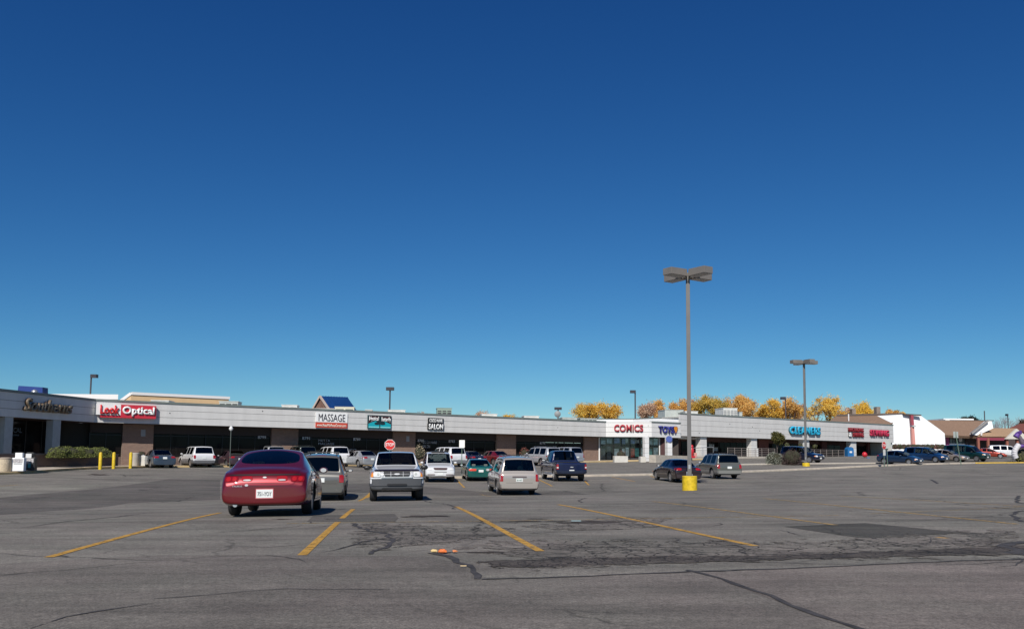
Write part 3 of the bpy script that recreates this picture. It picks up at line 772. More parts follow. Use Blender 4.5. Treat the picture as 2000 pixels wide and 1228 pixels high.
# box sign
e=sign_root('optical_box_sign',C0,T1,187,0,'red and white box sign reading Look Optical on the pale fascia')
w=wdt(C0,T1,187,234); w2=wdt(C0,T1,234,303)
MB().box(0,w,-.35,-.02,ZS+.62,ZS+1.48).build('white_panel', mat('sign_white',(.82,.82,.80),.4), e)
MB().box(w,w+w2,-.35,-.02,ZS+.42,ZS+1.48).build('red_panel', mat('sign_red_face',(.55,.03,.05),.4), e)
MB().box(.3,w,-.30,-.02,ZS+.42,ZS+.61).build('lower_edge', MATS['sign_red_face'], e)
text_obj('Look',w-.35,.72,mat('sign_red_letter',(.62,.02,.02),.4),'letters',e,.10,Matrix.Translation((.25,-.35,ZS+.68)),off=.03)
text_obj('Optical',w2-.25,.82,MATS['sign_white'],'letters',e,.10,Matrix.Translation((w+.12,-.35,ZS+.55)),off=.035)
# massage banner
e=sign_root('massage_sign',C0,T1,617,0,'white board reading MASSAGE with a red web address strip')
w=wdt(C0,T1,617,678.5)
MB().box(0,w,-.10,-.01,ZS+.62,ZS+1.52).build('white_panel', MATS['sign_white'], e)
MB().box(0,w,-.11,-.01,ZS+.12,ZS+.60).build('red_panel', mat('orange_red_panel',(.56,.07,.04),.5), e)
text_obj('MASSAGE',w-.5,.68,mat('dark_letter',(.05,.05,.06)),'letters',e,.03,Matrix.Translation((.25,-.10,ZS+.72)))
text_obj('www.MetaWellnessCenter.com',w-.25,.26,mat('cream_letter',(.8,.72,.62)),'letters',e,.02,Matrix.Translation((.12,-.11,ZS+.22)),shear=.25,off=.01)
# teal tree sign
e=sign_root('teal_tree_sign',C0,T1,718,0,'rectangular teal sign with a dark tree under white lettering')
w=wdt(C0,T1,718,764)
MB().box(0,w,-.12,-.01,ZS+.16,ZS+1.46).build('frame', mat('dark_teal_frame',(.02,.07,.08),.4), e)
MB().box(.07,w-.07,-.13,-.1,ZS+.23,ZS+1.40).build('background', mat('dark_brown_panel',(.05,.02,.02),.5), e)
n=16; pts=[(.07,-.14,ZS+.23)]+[(w-.07,-.14,ZS+.23)]+[(.07+(w-.14)*(1-i/n),-.14,ZS+.62+.34*math.sin(math.pi*(1-i/n))) for i in range(n+1)]
MB().extr(pts,(0,.01,0)).build('hill', mat('teal_panel',(.01,.36,.42),.4), e)
MB().box(.1,w-.1,-.145,-.139,ZS+.26,ZS+.36).build('water', mat('aqua_panel',(.25,.66,.66),.4), e)
t_=MB(); t_.box(w/2-.05,w/2+.05,-.16,-.145,ZS+.24,ZS+.9)
for (a,b,c,d_) in ((0,.95,.42,.20),(-.30,.66,.28,.13),(.30,.68,.30,.14),(0,1.2,.2,.16),(.1,.8,.45,.12)):
    t_.lathe([(.01,-.16),(1,-.155),(.01,-.15)],o=(0,0,0),axis='y',n=12)
    for i in range(36): 
        v=t_.v[-1-i]; t_.v[-1-i]=(w/2+a+v[0]*c, v[1], ZS+b+v[2]*d_)
t_.build('tree_emblem', mat('near_black_teal',(.01,.03,.035),.5), e)
text_obj('Mystical',w*.40,.52,MATS['sign_white'],'letters',e,.02,Matrix.Translation((.14,-.15,ZS+.82)),off=.02)
text_obj('Butterfly',w*.40,.52,MATS['sign_white'],'letters',e,.02,Matrix.Translation((w*.57,-.15,ZS+.78)),off=.02)
# salon
e=sign_root('salon_sign',C0,T1,835,0,'black backed sign reading COCO MARIE SALON')
w=wdt(C0,T1,835,867)
MB().box(.05,w-.05,-.12,-.01,ZS+.85,ZS+1.42).build('backing', M_black, e, bevel=.04); MB().box(0,w,-.13,-.01,ZS+.22,ZS+.86).build('backing', M_black, e, bevel=.04)
text_obj('COCO MARIE',w-.4,.36,MATS['sign_white'],'letters',e,.04,Matrix.Translation((.2,-.12,ZS+.97)),off=.01)
text_obj('SALON',w-.25,.56,MATS['sign_white'],'letters',e,.05,Matrix.Translation((.12,-.13,ZS+.26)),off=.03)
# channel letters
def chan(name,P,d,px0,px1,z,h,txt,colf,cols,label,depth=.16,off=.03,out=.0,shear=0):
    e=sign_root(name,P,d,px0,z,label); w=wdt(P,d,px0,px1)
    text_obj(txt,w,h,cols,'letter_sides',e,depth,Matrix.Translation((0,-out-.01,0)),off=off,shear=shear)
    text_obj(txt,w,h,colf,'letter_faces',e,.02,Matrix.Translation((0,-out-.01-depth,0)),off=off,shear=shear)
    return e,w
chan('comics_sign',C1,A1,1200,1257,ZS+.62,.84,'COMICS',mat('comic_red',(.42,.03,.045),.45),mat('comic_red_side',(.28,.03,.03),.5),'large red channel letters reading COMICS on the corner bay')
e,w=chan('toys_sign',C2,T1,1286,1315,ZS+.50,.86,'TOYS',mat('toy_blue',(.03,.035,.26),.45),mat('toy_blue_side',(.03,.03,.14),.5),'dark blue channel letters reading TOYS beside an orange shield')
e=sign_root('orange_shield_sign',C2,T1,1314,ZS+.42,'small plain orange shield shape fixed right of the TOYS letters')
w=wdt(C2,T1,1314,1323)
sh=[(0,0,.72),(.2*w,0,.95),(.8*w,0,.95),(w,0,.72),(w/2,0,0)]
MB().extr([(x,-.16,z) for x,y,z in sh],(0,.15,0)).build('backing', mat('shield_blue',(.05,.05,.2),.5), e)
MB().extr([(w/2+(x-w/2)*.84,-.18,.09+z*.86) for x,y,z in sh],(0,.02,0)).build('face', mat('shield_orange',(.65,.25,.02),.5), e)
chan('cleaners_sign',S0,T1,1540,1600,ZS2+.72,1.12,'CLEANERS',mat('cleaners_cyan',(.02,.42,.66),.4),mat('cleaners_teal_side',(.03,.14,.20),.5),'bright cyan channel letters reading CLEANERS',.28,.05)
chan('packaging_sign',S0,T1,1656,1685,ZS2+1.42,.62,'PACKAGING',mat('dark_red_letter',(.30,.012,.02),.45),mat('dark_red_side',(.12,.01,.012),.5),'upper dark red row of letters reading PACKAGING',.2,.04)
chan('shipping_sign',S0,T1,1664,1685,ZS2+.66,.66,'SHIPPING',MATS['dark_red_letter'],MATS['dark_red_side'],'lower dark red row of letters reading SHIPPING with a white ampersand',.2,.04)
e,w=chan('ampersand_sign',S0,T1,1656,1662.5,ZS2+.68,.62,'&',MATS['sign_white'],mat('grey_side',(.2,.2,.2)),'white ampersand left of the word SHIPPING',.2,.03)
chan('sewing_sign',S0,T1,1698,1734,ZS2+.90,1.0,'SEWING',mat('pink_red_letter',(.50,.025,.07),.45),mat('pink_red_side',(.32,.02,.05),.5),'pinkish red channel letters reading SEWING at the far end',.25,.05)
Pw=C0+Wd*16
chan('script_sign',Pw,-Wd,43,137,ZS+.50,.92,'Southerns',mat('tan_letter',(.13,.115,.085),.5),mat('brown_side',(.16,.11,.07),.5),'tan script letters on the shaded grey fascia of the wing',.22,.02,shear=.35)
# ------------------------------------------------------------------ things on and behind the roofs
def on_roof(name, px0, px1, ytop, D, z0, depth, mt, label, cat='rooftop unit', grille=0, rz=TH, group='rooftop units'):
    a=Pd(px0,ytop,D); b=Pd(px1,ytop,D); w=(b.x-a.x); c=(a+b)/2
    e=empty(name,(c.x,c.y,z0),0,label,cat,group); H=a.z-z0
    rz=R(8); M_=Matrix.Rotation(rz,4,'Z')
    MB().box(-w/2,w/2,-depth/2,depth/2,0,H,M=M_).build('housing', mt, e)
    MB().box(-w/2-.05,w/2+.05,-depth/2-.05,depth/2+.05,H,H+.06,M=M_).build('lid', mt, e)
    for k in range(grille):
        gw=w/(grille)*.8; x=-w/2+w/grille*(k+.1)
        MB().box(x,x+gw,-depth/2-.03,-depth/2-.004,H*.15,H*.85,M=M_).build('louvre', M_dark if mt is not M_unitw else mat('grey_louvre',(.24,.25,.25)), e)
        for j in range(4):
            MB().box(x,x+gw,-depth/2-.06,-depth/2-.03,H*(.2+.17*j),H*(.24+.17*j),M=M_).build('slat', mt, e)
    return e
RZ=4.75
on_roof('rooftop_unit',302,334,783.5,80,RZ,2,M_unitw,'low pale rooftop unit in front of the beige building')
on_roof('rooftop_unit',433,468,785,84,RZ,2,M_unit,'louvred grey green rooftop unit at the end of the beige building',grille=3)
on_roof('rooftop_unit',553,582,792,88,RZ,2,M_unitw,'small white rooftop unit with dark left louvres',grille=2)
on_roof('rooftop_unit',608,655,798.5,92,RZ,1.2,M_unitw,'long low white roof curb below the blue gable')
on_roof('rooftop_unit',656,692,796,90,RZ,2,mat('cream_unit',(.66,.63,.48),.5),'cream rooftop unit in front of the blue gable roof',grille=2)
on_roof('rooftop_unit',714,727,801,94,RZ,1.5,M_unitw,'tiny grey rooftop box left of the single lamp')
on_roof('rooftop_unit',758,791,801.5,94,RZ,2,M_unitw,'pale rooftop unit right of the single lamp',grille=2)
on_roof('rooftop_unit',853,881,798,97,RZ,2,mat('green_unit',(.25,.33,.27),.5),'tall green rooftop unit with dark openings',grille=3)
on_roof('rooftop_unit',939,969,809,101,RZ,2,M_unitw,'white rooftop unit in front of the pale leafless tree')
on_roof('rooftop_unit',1021,1050,813,103,RZ,2,M_unitw,'low pale rooftop unit left of the satellite dish')
on_roof('rooftop_unit',1095,1124,816,104,RZ,2,M_unit,'low grey rooftop unit beside the white rear wall')
on_roof('rooftop_unit',1130,1162,818,104,RZ,2,M_unit,'louvred low rooftop unit at the white rear wall',grille=4)
Z2=ZT2-.3
on_roof('rooftop_unit',1291,1328,801.5,112,Z2,3,M_unit,'wide grey rooftop unit left of the tall lamp post')
on_roof('rooftop_unit',1333,1358,804,110,Z2,2,M_unitw,'white rooftop unit just behind the tall lamp post')
on_roof('rooftop_unit',1404,1432,798,116,Z2,3,M_unitw,'big white rooftop unit with four tall louvre panels',grille=4)
on_roof('rooftop_unit',1441,1447,805,118,Z2,1,M_unit,'small grey rooftop box beside the big white unit')
# turbine vents
for px,yt,D,r,lb in ((68,760,66,.28,'spinning roof turbine vent on the shaded wing'),(15,760,60,.34,'low domed roof vent on the shaded wing')):
    c=Pd(px,yt,D); e=empty('roof_vent',(c.x,c.y,RZ),0,lb,'roof vent'); H=c.z-RZ
    MB().cyl((0,0,0),(0,0,H*.5),r*.6,n=12).build('pipe', M_steel, e)
    tv=MB().lathe([(r*.5,H*.5),(r*.95,H*.6),(r,H*.72),(r*.8,H*.9),(r*.1,H)],n=16).build('head', M_steel, e, smooth=True)
# satellite dish
c=Pd(1089,805,112); e=empty('satellite_dish',(c.x,c.y,Z2-.3),0,'round grey satellite dish standing on the roof behind the strip','satellite dish')
MB().lathe([(.02,-.12),(.20,-.10),(.36,-.03),(.43,.03),(.36,0),(.02,-.08)],axis='y',n=24).build('dish', mat('dish_grey',(.24,.25,.25),.6), e, smooth=True).location=(0,0,.9)
MB().cyl((0,.1,-.1),(0,0,.9),.06,n=8).build('mast', M_steel, e)
for px,D,zt in ((1078,110,813),): 
    pass
# vent pipe on right roof
# blue sign panel far left
def slab(name, pts, D, thick, mt, label, cat, group=None, parent=None):
    "upright slab: picture corners at one distance, given real thickness away from the viewer"
    P=[Pd(x,y,D) for x,y in pts]; d=(Vector((0,1,0)))
    o=MB().extr(P,(P[0].x*0,thick,0)).build(name, mt, parent)
    bm=bmesh.new(); bm.from_mesh(o.data); bmesh.ops.recalc_face_normals(bm,faces=bm.faces); bm.to_mesh(o.data); bm.free()
    return tag(o,label,cat,group)
e=empty('blue_store_sign',(0,0,0),0,'plain blue box sign rising behind the shaded wing','sign')
slab('panel',[(34,766),(83,767),(83,756),(36,753)],100,1.2,mat('royal_blue_panel',(.012,.04,.20),.5),None,None,parent=e)
for px in (45,72): p=Pd(px,766,100.5); MB().cyl((p.x,p.y,3),(p.x,p.y,p.z),.15,n=8).build('post', M_steel, e)
# pale flat-roofed building behind the wing
e=empty('flat_roofed_building',(0,0,0),0,'flat white roofed building seen over the shaded wing','building')
P=Pd(38,766,110); Q=Pd(228,775,110)
MB().prism([(P.x,110),(Q.x,110),(Q.x-12,135),(P.x-12,135)],0,P.z-.9).build('wall', mat('plain_grey_wall',(.42,.40,.40),.8), e)  # even grey wall under the white roof edge
MB().prism([(P.x-.5,109.3),(Q.x+.5,109.3),(Q.x-12,135),(P.x-12,135)],P.z-.85,P.z-.2).build('roof_edge', mat('white_roof_edge',(.72,.70,.68),.7), e)
# beige building
e=empty('beige_building',(0,0,0),0,'beige stucco building with a white cornice behind the strip','building')
M_be=mat('beige_stucco',(.62,.43,.24),.85,nscale=2,namt=.04)
a=Pd(213,790,118); b=Pd(256,770,118); c=Pd(447,779,126)
zt=b.z
pl=[(a.x,a.y,2),(b.x,b.y,2),(b.x,b.y,zt)]
MB().extr([(a.x,a.y,2),(a.x,a.y,a.z-.8),(b.x,b.y,zt),(b.x,b.y,2)],(-8.5,18,0)).extr([(b.x,b.y,2),(b.x,b.y,zt),(c.x,c.y,zt),(c.x,c.y,2)],(-8.5,18,0)).build('wall', M_be, e)
def beam(p,q,w,h,mt,nm,par):
    p,q=Vector(p),Vector(q); d=(q-p); L_=d.length; rot=d.to_track_quat('X','Z').to_matrix().to_4x4(); rot.translation=p
    return MB().box(0,L_,-w/2,w/2,-h/2,h/2,M=rot).build(nm,mt,par)
beam((a.x,a.y+.2,a.z-.7),(b.x,b.y+.2,zt+.15),.6,.4,MATS['white_roof_edge'],'cornice',e); beam((b.x,b.y+.2,zt+.15),(c.x,c.y+.2,zt+.15),.6,.4,MATS['white_roof_edge'],'cornice',e)
# blue gable roof
e=empty('blue_gable_roof_building',(0,0,0),0,'building with a steep blue metal gable roof and brown timber gable','building')
ap=Pd(626,775,120); r2=Pd(679,777,128); bl=Pd(610,801,120); br=Pd(645,801,118); far_r=Pd(697,803,127)
MB().extr([bl,br,ap],(.35*2,2,0)).build('gable_wall', mat('brown_timber',(.13,.07,.05),.8,nscale=3,namt=.3), e)
bx=[ap,r2,far_r,br]; o=MB().add([ap+Vector((-.1,-.3,.12)),r2+Vector((0,-.3,.12)),far_r+Vector((.3,-.5,-.2)),br+Vector((0,-.5,-.2)), ap+Vector((-4,12,-3)),r2+Vector((-4,12,-3)),far_r+Vector((-4,12,-.5)),br+Vector((-4,12,-.3))],[(3,2,1,0),(4,5,6,7),(0,1,5,4),(1,2,6,5),(2,3,7,6),(3,0,4,7)]).build('roof', mat('blue_metal_roof',(.012,.055,.19),.35,nscale=2,namt=.1), e)
for k in range(11):
    t=k/10; p=(ap+(r2-ap)*t)+Vector((0,-.36,.14)); q=(br+(far_r-br)*t)+Vector((0,-.56,-.16)); beam(p,q,.08,.08,MATS['blue_metal_roof'],'roof_seam',e)
beam(bl+Vector((0,-.3,0)),ap+Vector((0,-.4,.1)),.3,.2,mat('tan_board',(.42,.34,.29),.7),'bargeboard',e); beam(br+Vector((0,-.55,0)),ap+Vector((0,-.42,.1)),.3,.2,MATS['tan_board'],'bargeboard',e)
MB().box(bl.x,far_r.x,121,133,0,bl.z).build('wall', MATS['plain_grey_wall'], e)

# ------------------------------------------------------------------ buildings at the right
BR=mat('brown_shingle_roof',(.23,.145,.095),.9,nscale=6,namt=.22,bump=.3)
M_wh=mat('white_rendered_wall',(.86,.88,.88),.7,nscale=1,namt=.02)
e=empty('white_gabled_building',(0,0,0),0,'building with a bright white end wall, red stripe and brown roof','building')
D=141
pts=[(1735,874),(1848,874),(1845,846),(1838,840),(1798,811),(1764,809),(1735,829)]
P=[Pd(x,y,D+(x-1735)*.02) for x,y in pts]; P[0].z=P[1].z=0
MB().extr(P,(-5,13,0)).build('end_wall', M_wh, e)
stp=[(1779,810.5),(1784,810.5),(1785.5,830),(1781,830)]
MB().extr([Pd(x,y,D-.05) for x,y in stp],(0,.5,0)).build('red_stripe', mat('dark_red_band',(.30,.05,.07),.6), e)
stp=[(1781,833),(1785.5,833),(1788.5,872),(1783,872)]
MB().extr([Pd(x,y,D-.05) for x,y in stp],(0,.5,0)).build('red_stripe', mat('pale_red_band',(.60,.26,.22),.7), e)
p=Pd(1784,831.5,D-.3); MB().box(p.x-.1,p.x+.35,p.y-.1,p.y+.3,p.z-.1,p.z+.1).build('wall_lamp', M_unit, e)
a,b,c,d_=Pd(1618,824,139),Pd(1735,832,139),Pd(1764,809,146),Pd(1633,812,150)
MB().extr([a,b,c,d_],(0,.3,-.5)).build('roof', BR, e)
beam(c+Vector((0,-.2,.1)),d_+Vector((0,-.2,.1)),.4,.3,mat('dark_ridge',(.08,.06,.05)),'ridge',e)
beam(Pd(1764,808.6,D+.3),Pd(1798,810.6,D+.6),.5,.2,MATS['dark_ridge'],'ridge',e)
for px0,px1,y in ((1664.5,1671.5,798),(1712,1719.5,794)):
    a=Pd(px0,y,152); b=Pd(px1,y,152); MB().box(a.x,b.x,152,153.2,a.z-2.6,a.z).build('chimney', mat('chimney_brick',(.20,.16,.13),.9,nscale=3,namt=.2), e)
p=Pd(1657.3,808,143); MB().cyl((p.x,p.y,p.z-1.8),(p.x,p.y,p.z),.10,n=8).build('vent_pipe', M_white, e)
# second building
e=empty('brown_roofed_shop',(0,0,0),0,'brown roofed shop with grey green window band and white apron','building')
D=150
a,b,c,d_=Pd(1843,849,D-2),Pd(1911,852,D-2),Pd(1930,822,D+6),Pd(1806,820,D+6)
MB().extr([a,b,c,d_],(0,.3,-.4)).build('roof', BR, e)
x0,x1=Pd(1846,850,D).x,Pd(1911,850,D).x
MB().box(x0,x1,D,D+8,0,Pd(1900,873,D).z).build('wall', M_wh, e)
z1,z2=Pd(1900,866,D).z,Pd(1900,851,D).z
MB().box(x0,x1,D+.3,D+8,Pd(1900,873,D).z,z2+.2).build('dark_wall', mat('dark_brown_wall',(.10,.07,.06),.8), e)  # even dark brown wall behind the window panes
MB().box(x0,x1,D-.05,D+.2,z1-.55,z1-.0).build('apron', M_wh, e)
for i in range(8):
    xa=x0+.35+(x1-x0-1.6)/8*i; MB().box(xa,xa+(x1-x0-1.6)/8-.12,D+.1,D+.25,z1,z2-.35).build('window_pane', mat('grey_green_glass',(.12,.15,.15),.15), e)
MB().box(x0,x0+.55,D-.3,D+.1,0,z2).build('corner_post', mat('plum_post',(.28,.05,.14),.6), e); MB().box(x1-.2,x1+.35,D-.3,D+.1,0,z2).build('corner_post', MATS['plum_post'], e)
p=Pd(1878,856,D-.1); MB().box(p.x-.45,p.x+.1,D-.1,D+.05,p.z-.5,p.z+.6).build('window_notice', M_white, e)
# white side gable and fascia of this building
g=[(1897,847),(1908,850),(1940,836),(1937,822),(1926,822)]
MB().extr([Pd(x,y,D-2.2) for x,y in g],(0,.6,0)).build('gable_wall', M_wh, e)
beam(Pd(1897,846,D-2.6),Pd(1930,820.5,D-2.6),.5,.28,mat('bargeboard_grey',(.25,.24,.23)),'bargeboard',e)
P=Pd(1843,821,175); Q=Pd(1902,821,175)
e2=empty('far_white_block',(0,0,0),0,'low white upper storey showing over the brown shop roof','building')
MB().box(P.x,Q.x,175,185,2,P.z+.45).build('wall', M_wh, e2); MB().box(P.x-.3,Q.x+4,174.6,186,P.z+.0,P.z+.15).build('roof_edge', MATS['dark_ridge'], e2)
p=Pd(1846,819,172); MB().box(p.x-.5,p.x+.4,171,173,p.z-1,p.z).build('roof_vent', M_unitw, e2)
# porch building
e=empty('porch_building',(0,0,0),0,'low building with a tan roofed porch, plum beam and pale front gable','building')
D=146
a,b,c,d_=Pd(1909,852,D),Pd(1967,852,D),Pd(1984,836,D+5),Pd(1921,835.5,D+5)
MB().extr([a,b,c,d_],(0,.3,-.3)).build('roof', mat('tan_roof',(.34,.22,.13),.9,nscale=5,namt=.15), e)
MB().box(a.x,b.x,D+.1,D+.4,a.z-.65,a.z-.2).build('beam', mat('plum_beam',(.22,.03,.06),.6), e)
gp=[Pd(1965,857,D-.3),Pd(2030,858,D-.3),Pd(2012,850,D-.3),Pd(1985,836,D-.3)]
MB().extr([Pd(1964,857,D-.4),Pd(2012,857,D-.4),Pd(1986,836.5,D-.4)],(0,.5,0)).build('gable_wall', mat('cream_gable',(.55,.52,.46),.8), e)
for px in (1910,1929,1966,1986): 
    p=Pd(px,852,D+.2); MB().box(p.x-.18,p.x+.18,D,D+.4,0,p.z-.3).build('post', mat('reddish_post',(.26,.09,.06),.7), e)
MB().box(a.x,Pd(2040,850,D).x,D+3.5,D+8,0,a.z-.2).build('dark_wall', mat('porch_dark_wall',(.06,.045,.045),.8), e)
p=Pd(1923,845,D-1); MB().cyl((p.x,p.y+1,p.z-.4),(p.x,p.y+1,p.z+.3),.14,n=8).build('vent_pipe', M_white, e)
e=empty('far_red_roof_house',(0,0,0),0,'dark red roof at the far right edge','building')
MB().extr([Pd(1972,835,170),Pd(2060,860,165),Pd(2060,825,175),Pd(1992,827,175)],(0,.3,-.4)).build('roof', mat('dark_red_roof',(.16,.05,.035),.9,nscale=4,namt=.25), e)
MB().box(Pd(1995,850,168).x,Pd(2050,850,168).x,171,178,0,Pd(1995,846,168).z).build('wall', MATS['dark_brown_wall'], e)

# ------------------------------------------------------------------ lamp posts
M_head=mat('lamp_head_grey',(.17,.155,.14),.55,nscale=2,namt=.08)
M_polem=mat('lamp_pole_grey',(.13,.125,.12),.5,nscale=2,namt=.08)
def lamp4(name, p, H, rz, label, s=1.0, base_h=.72, base_r=.37, group='four headed lamp posts'):
    e=empty(name,(p.x,p.y,p.z),rz,label,'lamp post',group)
    MB().lathe([(base_r,-.3),(base_r,base_h-.03),(base_r-.03,base_h)],n=28).build('concrete_base', M_yel, e, smooth=True)
    MB().box(-.17,.17,-.17,.17,base_h,base_h+.03).build('base_plate', M_polem, e)
    for sx_,sy_ in ((1,1),(1,-1),(-1,1),(-1,-1)): MB().cyl((sx_*.13,sy_*.13,base_h+.03),(sx_*.13,sy_*.13,base_h+.10),.018,n=6).build('anchor_bolt', M_steel, e)
    MB().box(-.10,.10,-.10,.10,base_h+.03,H-.12).build('pole', M_polem, e, bevel=.01)
    MB().box(-.05,.05,-.112,-.10,base_h+.35,base_h+.55).build('hand_hole_cover', M_steel, e)
    for k in range(4):
        a=R(45+90*k); M_=Matrix.Rotation(a,4,'Z')
        MB().box(.08,.34,-.05,.05,H-.32,H-.20,M=M_).build('arm', M_polem, e)
        h=MB(); hw,hh=.30*s,.36*s; x0,x1=.30,1.42*s
        h.extr([M_@Vector((x0,-hw,H-hh)),M_@Vector((x1,-hw,H-hh)),M_@Vector((x1,-hw,H-.02)),M_@Vector((x0+.05,-hw,H)) ],M_.to_3x3()@Vector((0,2*hw,0)))
        ho=h.build('lamp_head', M_head, e, bevel=.012)
        MB().box(x0+.04,x1-.04,-hw+.04,hw-.04,H-hh-.012,H-hh+.01,M=M_).build('lens', mat('lamp_lens',(.20,.20,.20),.25), ho)
    return e
pl=G(1346.5,42.0)
Hl=Pd(1343,529,42.0).z-pl.z
lamp4('parking_lamp_post',pl,Hl,R(-12),'tall four headed lamp post on a thick yellow base beside the parked sedan')
p2=G(1574,84.5);  H2=Pd(1570,703.5,84.5).z-p2.z
lamp4('parking_lamp_post',p2,H2,R(-30),'distant four headed lamp post on a short yellow base by the shrubs',base_h=.34,base_r=.37)
def lampfar(px,yt,D,heads,label,w=.9):
    t=Pd(px,yt,D); z0=0
    e=empty('street_lamp',(t.x,t.y,z0),0,label,'street lamp','street lamps beyond the shops'); r=.11
    MB().cyl((0,0,0),(0,0,t.z-z0),r,n=8).build('pole', mat('dark_pole',(.06,.055,.06),.5), e)
    for s_ in heads:
        MB().box(*( (0,w*s_) if s_>0 else (w*s_,0)),-.3,.3,t.z-z0-.45,t.z-z0).build('lamp_head', mat('dark_lamp_head',(.03,.03,.04),.5), e)
lampfar(178.5,731,112,(1,),'dark street lamp rising behind the wing, left of the beige building',.8)
lampfar(762,756,120,(-1,1),'dark two headed lamp rising over the middle of the strip',.55)
lampfar(1240.5,762,135,(-1,),'dark single headed lamp right of the first yellow tree',.8)
lampfar(1090,795,150,(-1,1),'low two headed lamp seen right above the satellite dish',.65)
lampfar(1534,775,150,(-1,),'dark single headed lamp among the yellow trees',.85)
lampfar(1751,801,190,(-1,1),'tiny distant lamp above the brown roof',.4)
lampfar(1968,808,190,(-1,),'distant lamp before the leafless trees at far right',.4)
lampfar(1922.5,802,175,(),'thin dark pole above the brown shop roof')

# small globe lamp in front of the strip
p=G(449.5,71); t=Pd(449.5,836,71)
e=empty('globe_lamp',(p.x,p.y,p.z),0,'slender post with a small white globe at the shop kerb','lamp post')
MB().cyl((0,0,0),(0,0,t.z-p.z-.2),.03,n=8).build('pole', mat('dull_green_pole',(.10,.12,.11),.6), e); MB().lathe([(.05,-.22),(.15,-.12),(.17,0),(.10,.12),(.02,.2)],o=(0,0,t.z-p.z),n=14).build('globe', M_white, e, smooth=True)

# ------------------------------------------------------------------ street furniture
def octa(r): return [(r*math.cos(R(22.5+45*k)), r*math.sin(R(22.5+45*k))) for k in range(8)]
def stop_sign(px, D, ytop, ybot_sign, rz, label, plate=False, lean=0):
    p=G(px,D); c=Pd(px,(ytop+ybot_sign)/2,D); r=(ybot_sign-ytop)/2/FPX*D/math.cos(R(22.5))*1.0
    e=empty('stop_sign',(p.x,p.y,p.z),rz,label,'stop sign'); h=c.z-p.z
    MB().cyl((0,.03,0),(0,.03,h+r*.8),.03,n=6).build('post', mat('green_post',(.10,.16,.12),.6), e)
    MB().extr([(x,0,h+y) for x,y in octa(r)],(0,.01,0)).build('border', MATS['sign_white'], e)
    MB().extr([(x,-.008,h+y) for x,y in octa(r*.93)],(0,.006,0)).build('face', mat('stop_red',(.60,.03,.025),.4), e)
    text_obj('STOP',r*1.5,r*.62,MATS['sign_white'],'letters',e,.006,Matrix.Translation((-r*.75,-.008,h-r*.31)),off=.02)
    return e
stop_sign(761,62,858,878,R(5),'red octagonal STOP sign standing behind the white pickup')
e=stop_sign(1727.5,81.5,862,877,R(38),'small red STOP sign beside the round grey sign at the right')
MB().box(-.22,.22,-.01,.0,1.15,1.7).build('plate', M_unitw, e)
p=G(1733,82.5); e=empty('round_back_sign',(p.x,p.y,p.z),R(10),'grey back of a round sign beside the small stop sign','sign')
MB().cyl((0,0,0),(0,0,2.3),.03,n=6).build('post', MATS['green_post'], e); c=Pd(1734,867,82.5)
MB().extr([(x,-.03,c.z-p.z+y) for x,y in octa(.46)],(0,.015,0)).build('plate', M_unit, e)
p=G(1877,88); c=Pd(1866,849,88); e=empty('parking_notice_sign',(p.x,p.y,p.z),R(30),'leaning green post carrying two small grey plates in front of the dark green van','sign')
dx=(c.x-p.x); rzi=Matrix.Rotation(-R(30),4,'Z')@Vector((dx,0,c.z-p.z+.35))
MB().cyl((0,0,0),tuple(rzi),.045,n=6).build('post', MATS['green_post'], e)
k=rzi
MB().box(k.x-.42,k.x-.06,k.y-.06,k.y-.04,k.z-.65,k.z).build('plate', M_unit, e); MB().box(k.x+.08,k.x+.40,k.y-.06,k.y-.04,k.z-.65,k.z).build('plate', M_unit, e)
p=G(902,61); c=Pd(901,859,61); e=empty('parking_sign',(p.x,p.y,p.z),R(0),'white rectangular parking sign on a thin green post behind the white car','sign')
MB().cyl((0,.02,0),(0,.02,c.z-p.z),.03,n=6).build('post', MATS['green_post'], e)
h=c.z-p.z; MB().box(-.20,.20,-.01,.0,h-.55,h-.0).build('plate', mat('bright_white_plate',(.85,.83,.78),.4), e, bevel=.004)
# bollards
for px,D,lb in ((197,59.5,'yellow bollard at the kerb, nearest the planter wall'),(223,61.6,'yellow bollard between the two others at the kerb'),(256,63.6,'yellow bollard next to the pale concrete planter')):
    p=G(px,D); o=MB().lathe([(.115,-.1),(.115,1.12),(.08,1.2),(.01,1.22)],n=16).build('yellow_bollard', M_yel, loc=p, smooth=True); tag(o,lb,'bollard','yellow bollards at the kerb')
# concrete planters near the corner
p=G(263,66.5); o=MB().lathe([(.34,0),(.36,1.0),(.30,1.04)],n=18).build('concrete_bin', M_conc, loc=p+Vector((0,0,.14)), smooth=True); tag(o,'pale round concrete bin behind the third yellow bollard','bin')
def planter(px0,px1,D,ztop,label,plant=None,depth=.9):
    a,b=G(px0,D),G(px1,D); w=b.x-a.x; z=a.z+.1
    e=empty('concrete_planter',((a.x+b.x)/2,a.y,z),R(6),label,'planter')
    h=Pd(px0,ztop,D).z-z
    MB().box(-w/2,w/2,0,depth,-.3,h).build('tub', mat('pale_concrete',(.55,.53,.48),.85,nscale=3,namt=.1), e, bevel=.03)
    MB().box(-w/2+.1,w/2-.1,.1,depth-.1,h-.02,h+.02).build('soil', mat('dark_soil',(.06,.04,.03),.9), e)
    return e,h
planter(269,284,66.8,889,'pale square concrete planter left of the grey sedan')
planter(1200,1227,95.5,890,'wide concrete planter with dry reddish plants at the comics door')
planter(1251,1262,95,891,'square white concrete block at the foot of the canopy post')
planter(1030,1040,98,899,'small concrete planter hidden behind parked cars')
p=Pd(1213,893,96); bush('dry_plant',p,.55,.4,.75,(.22,.13,.10),260,61,'dry reddish brown plant growing in the wide concrete planter',.035,'plant',base=.3)
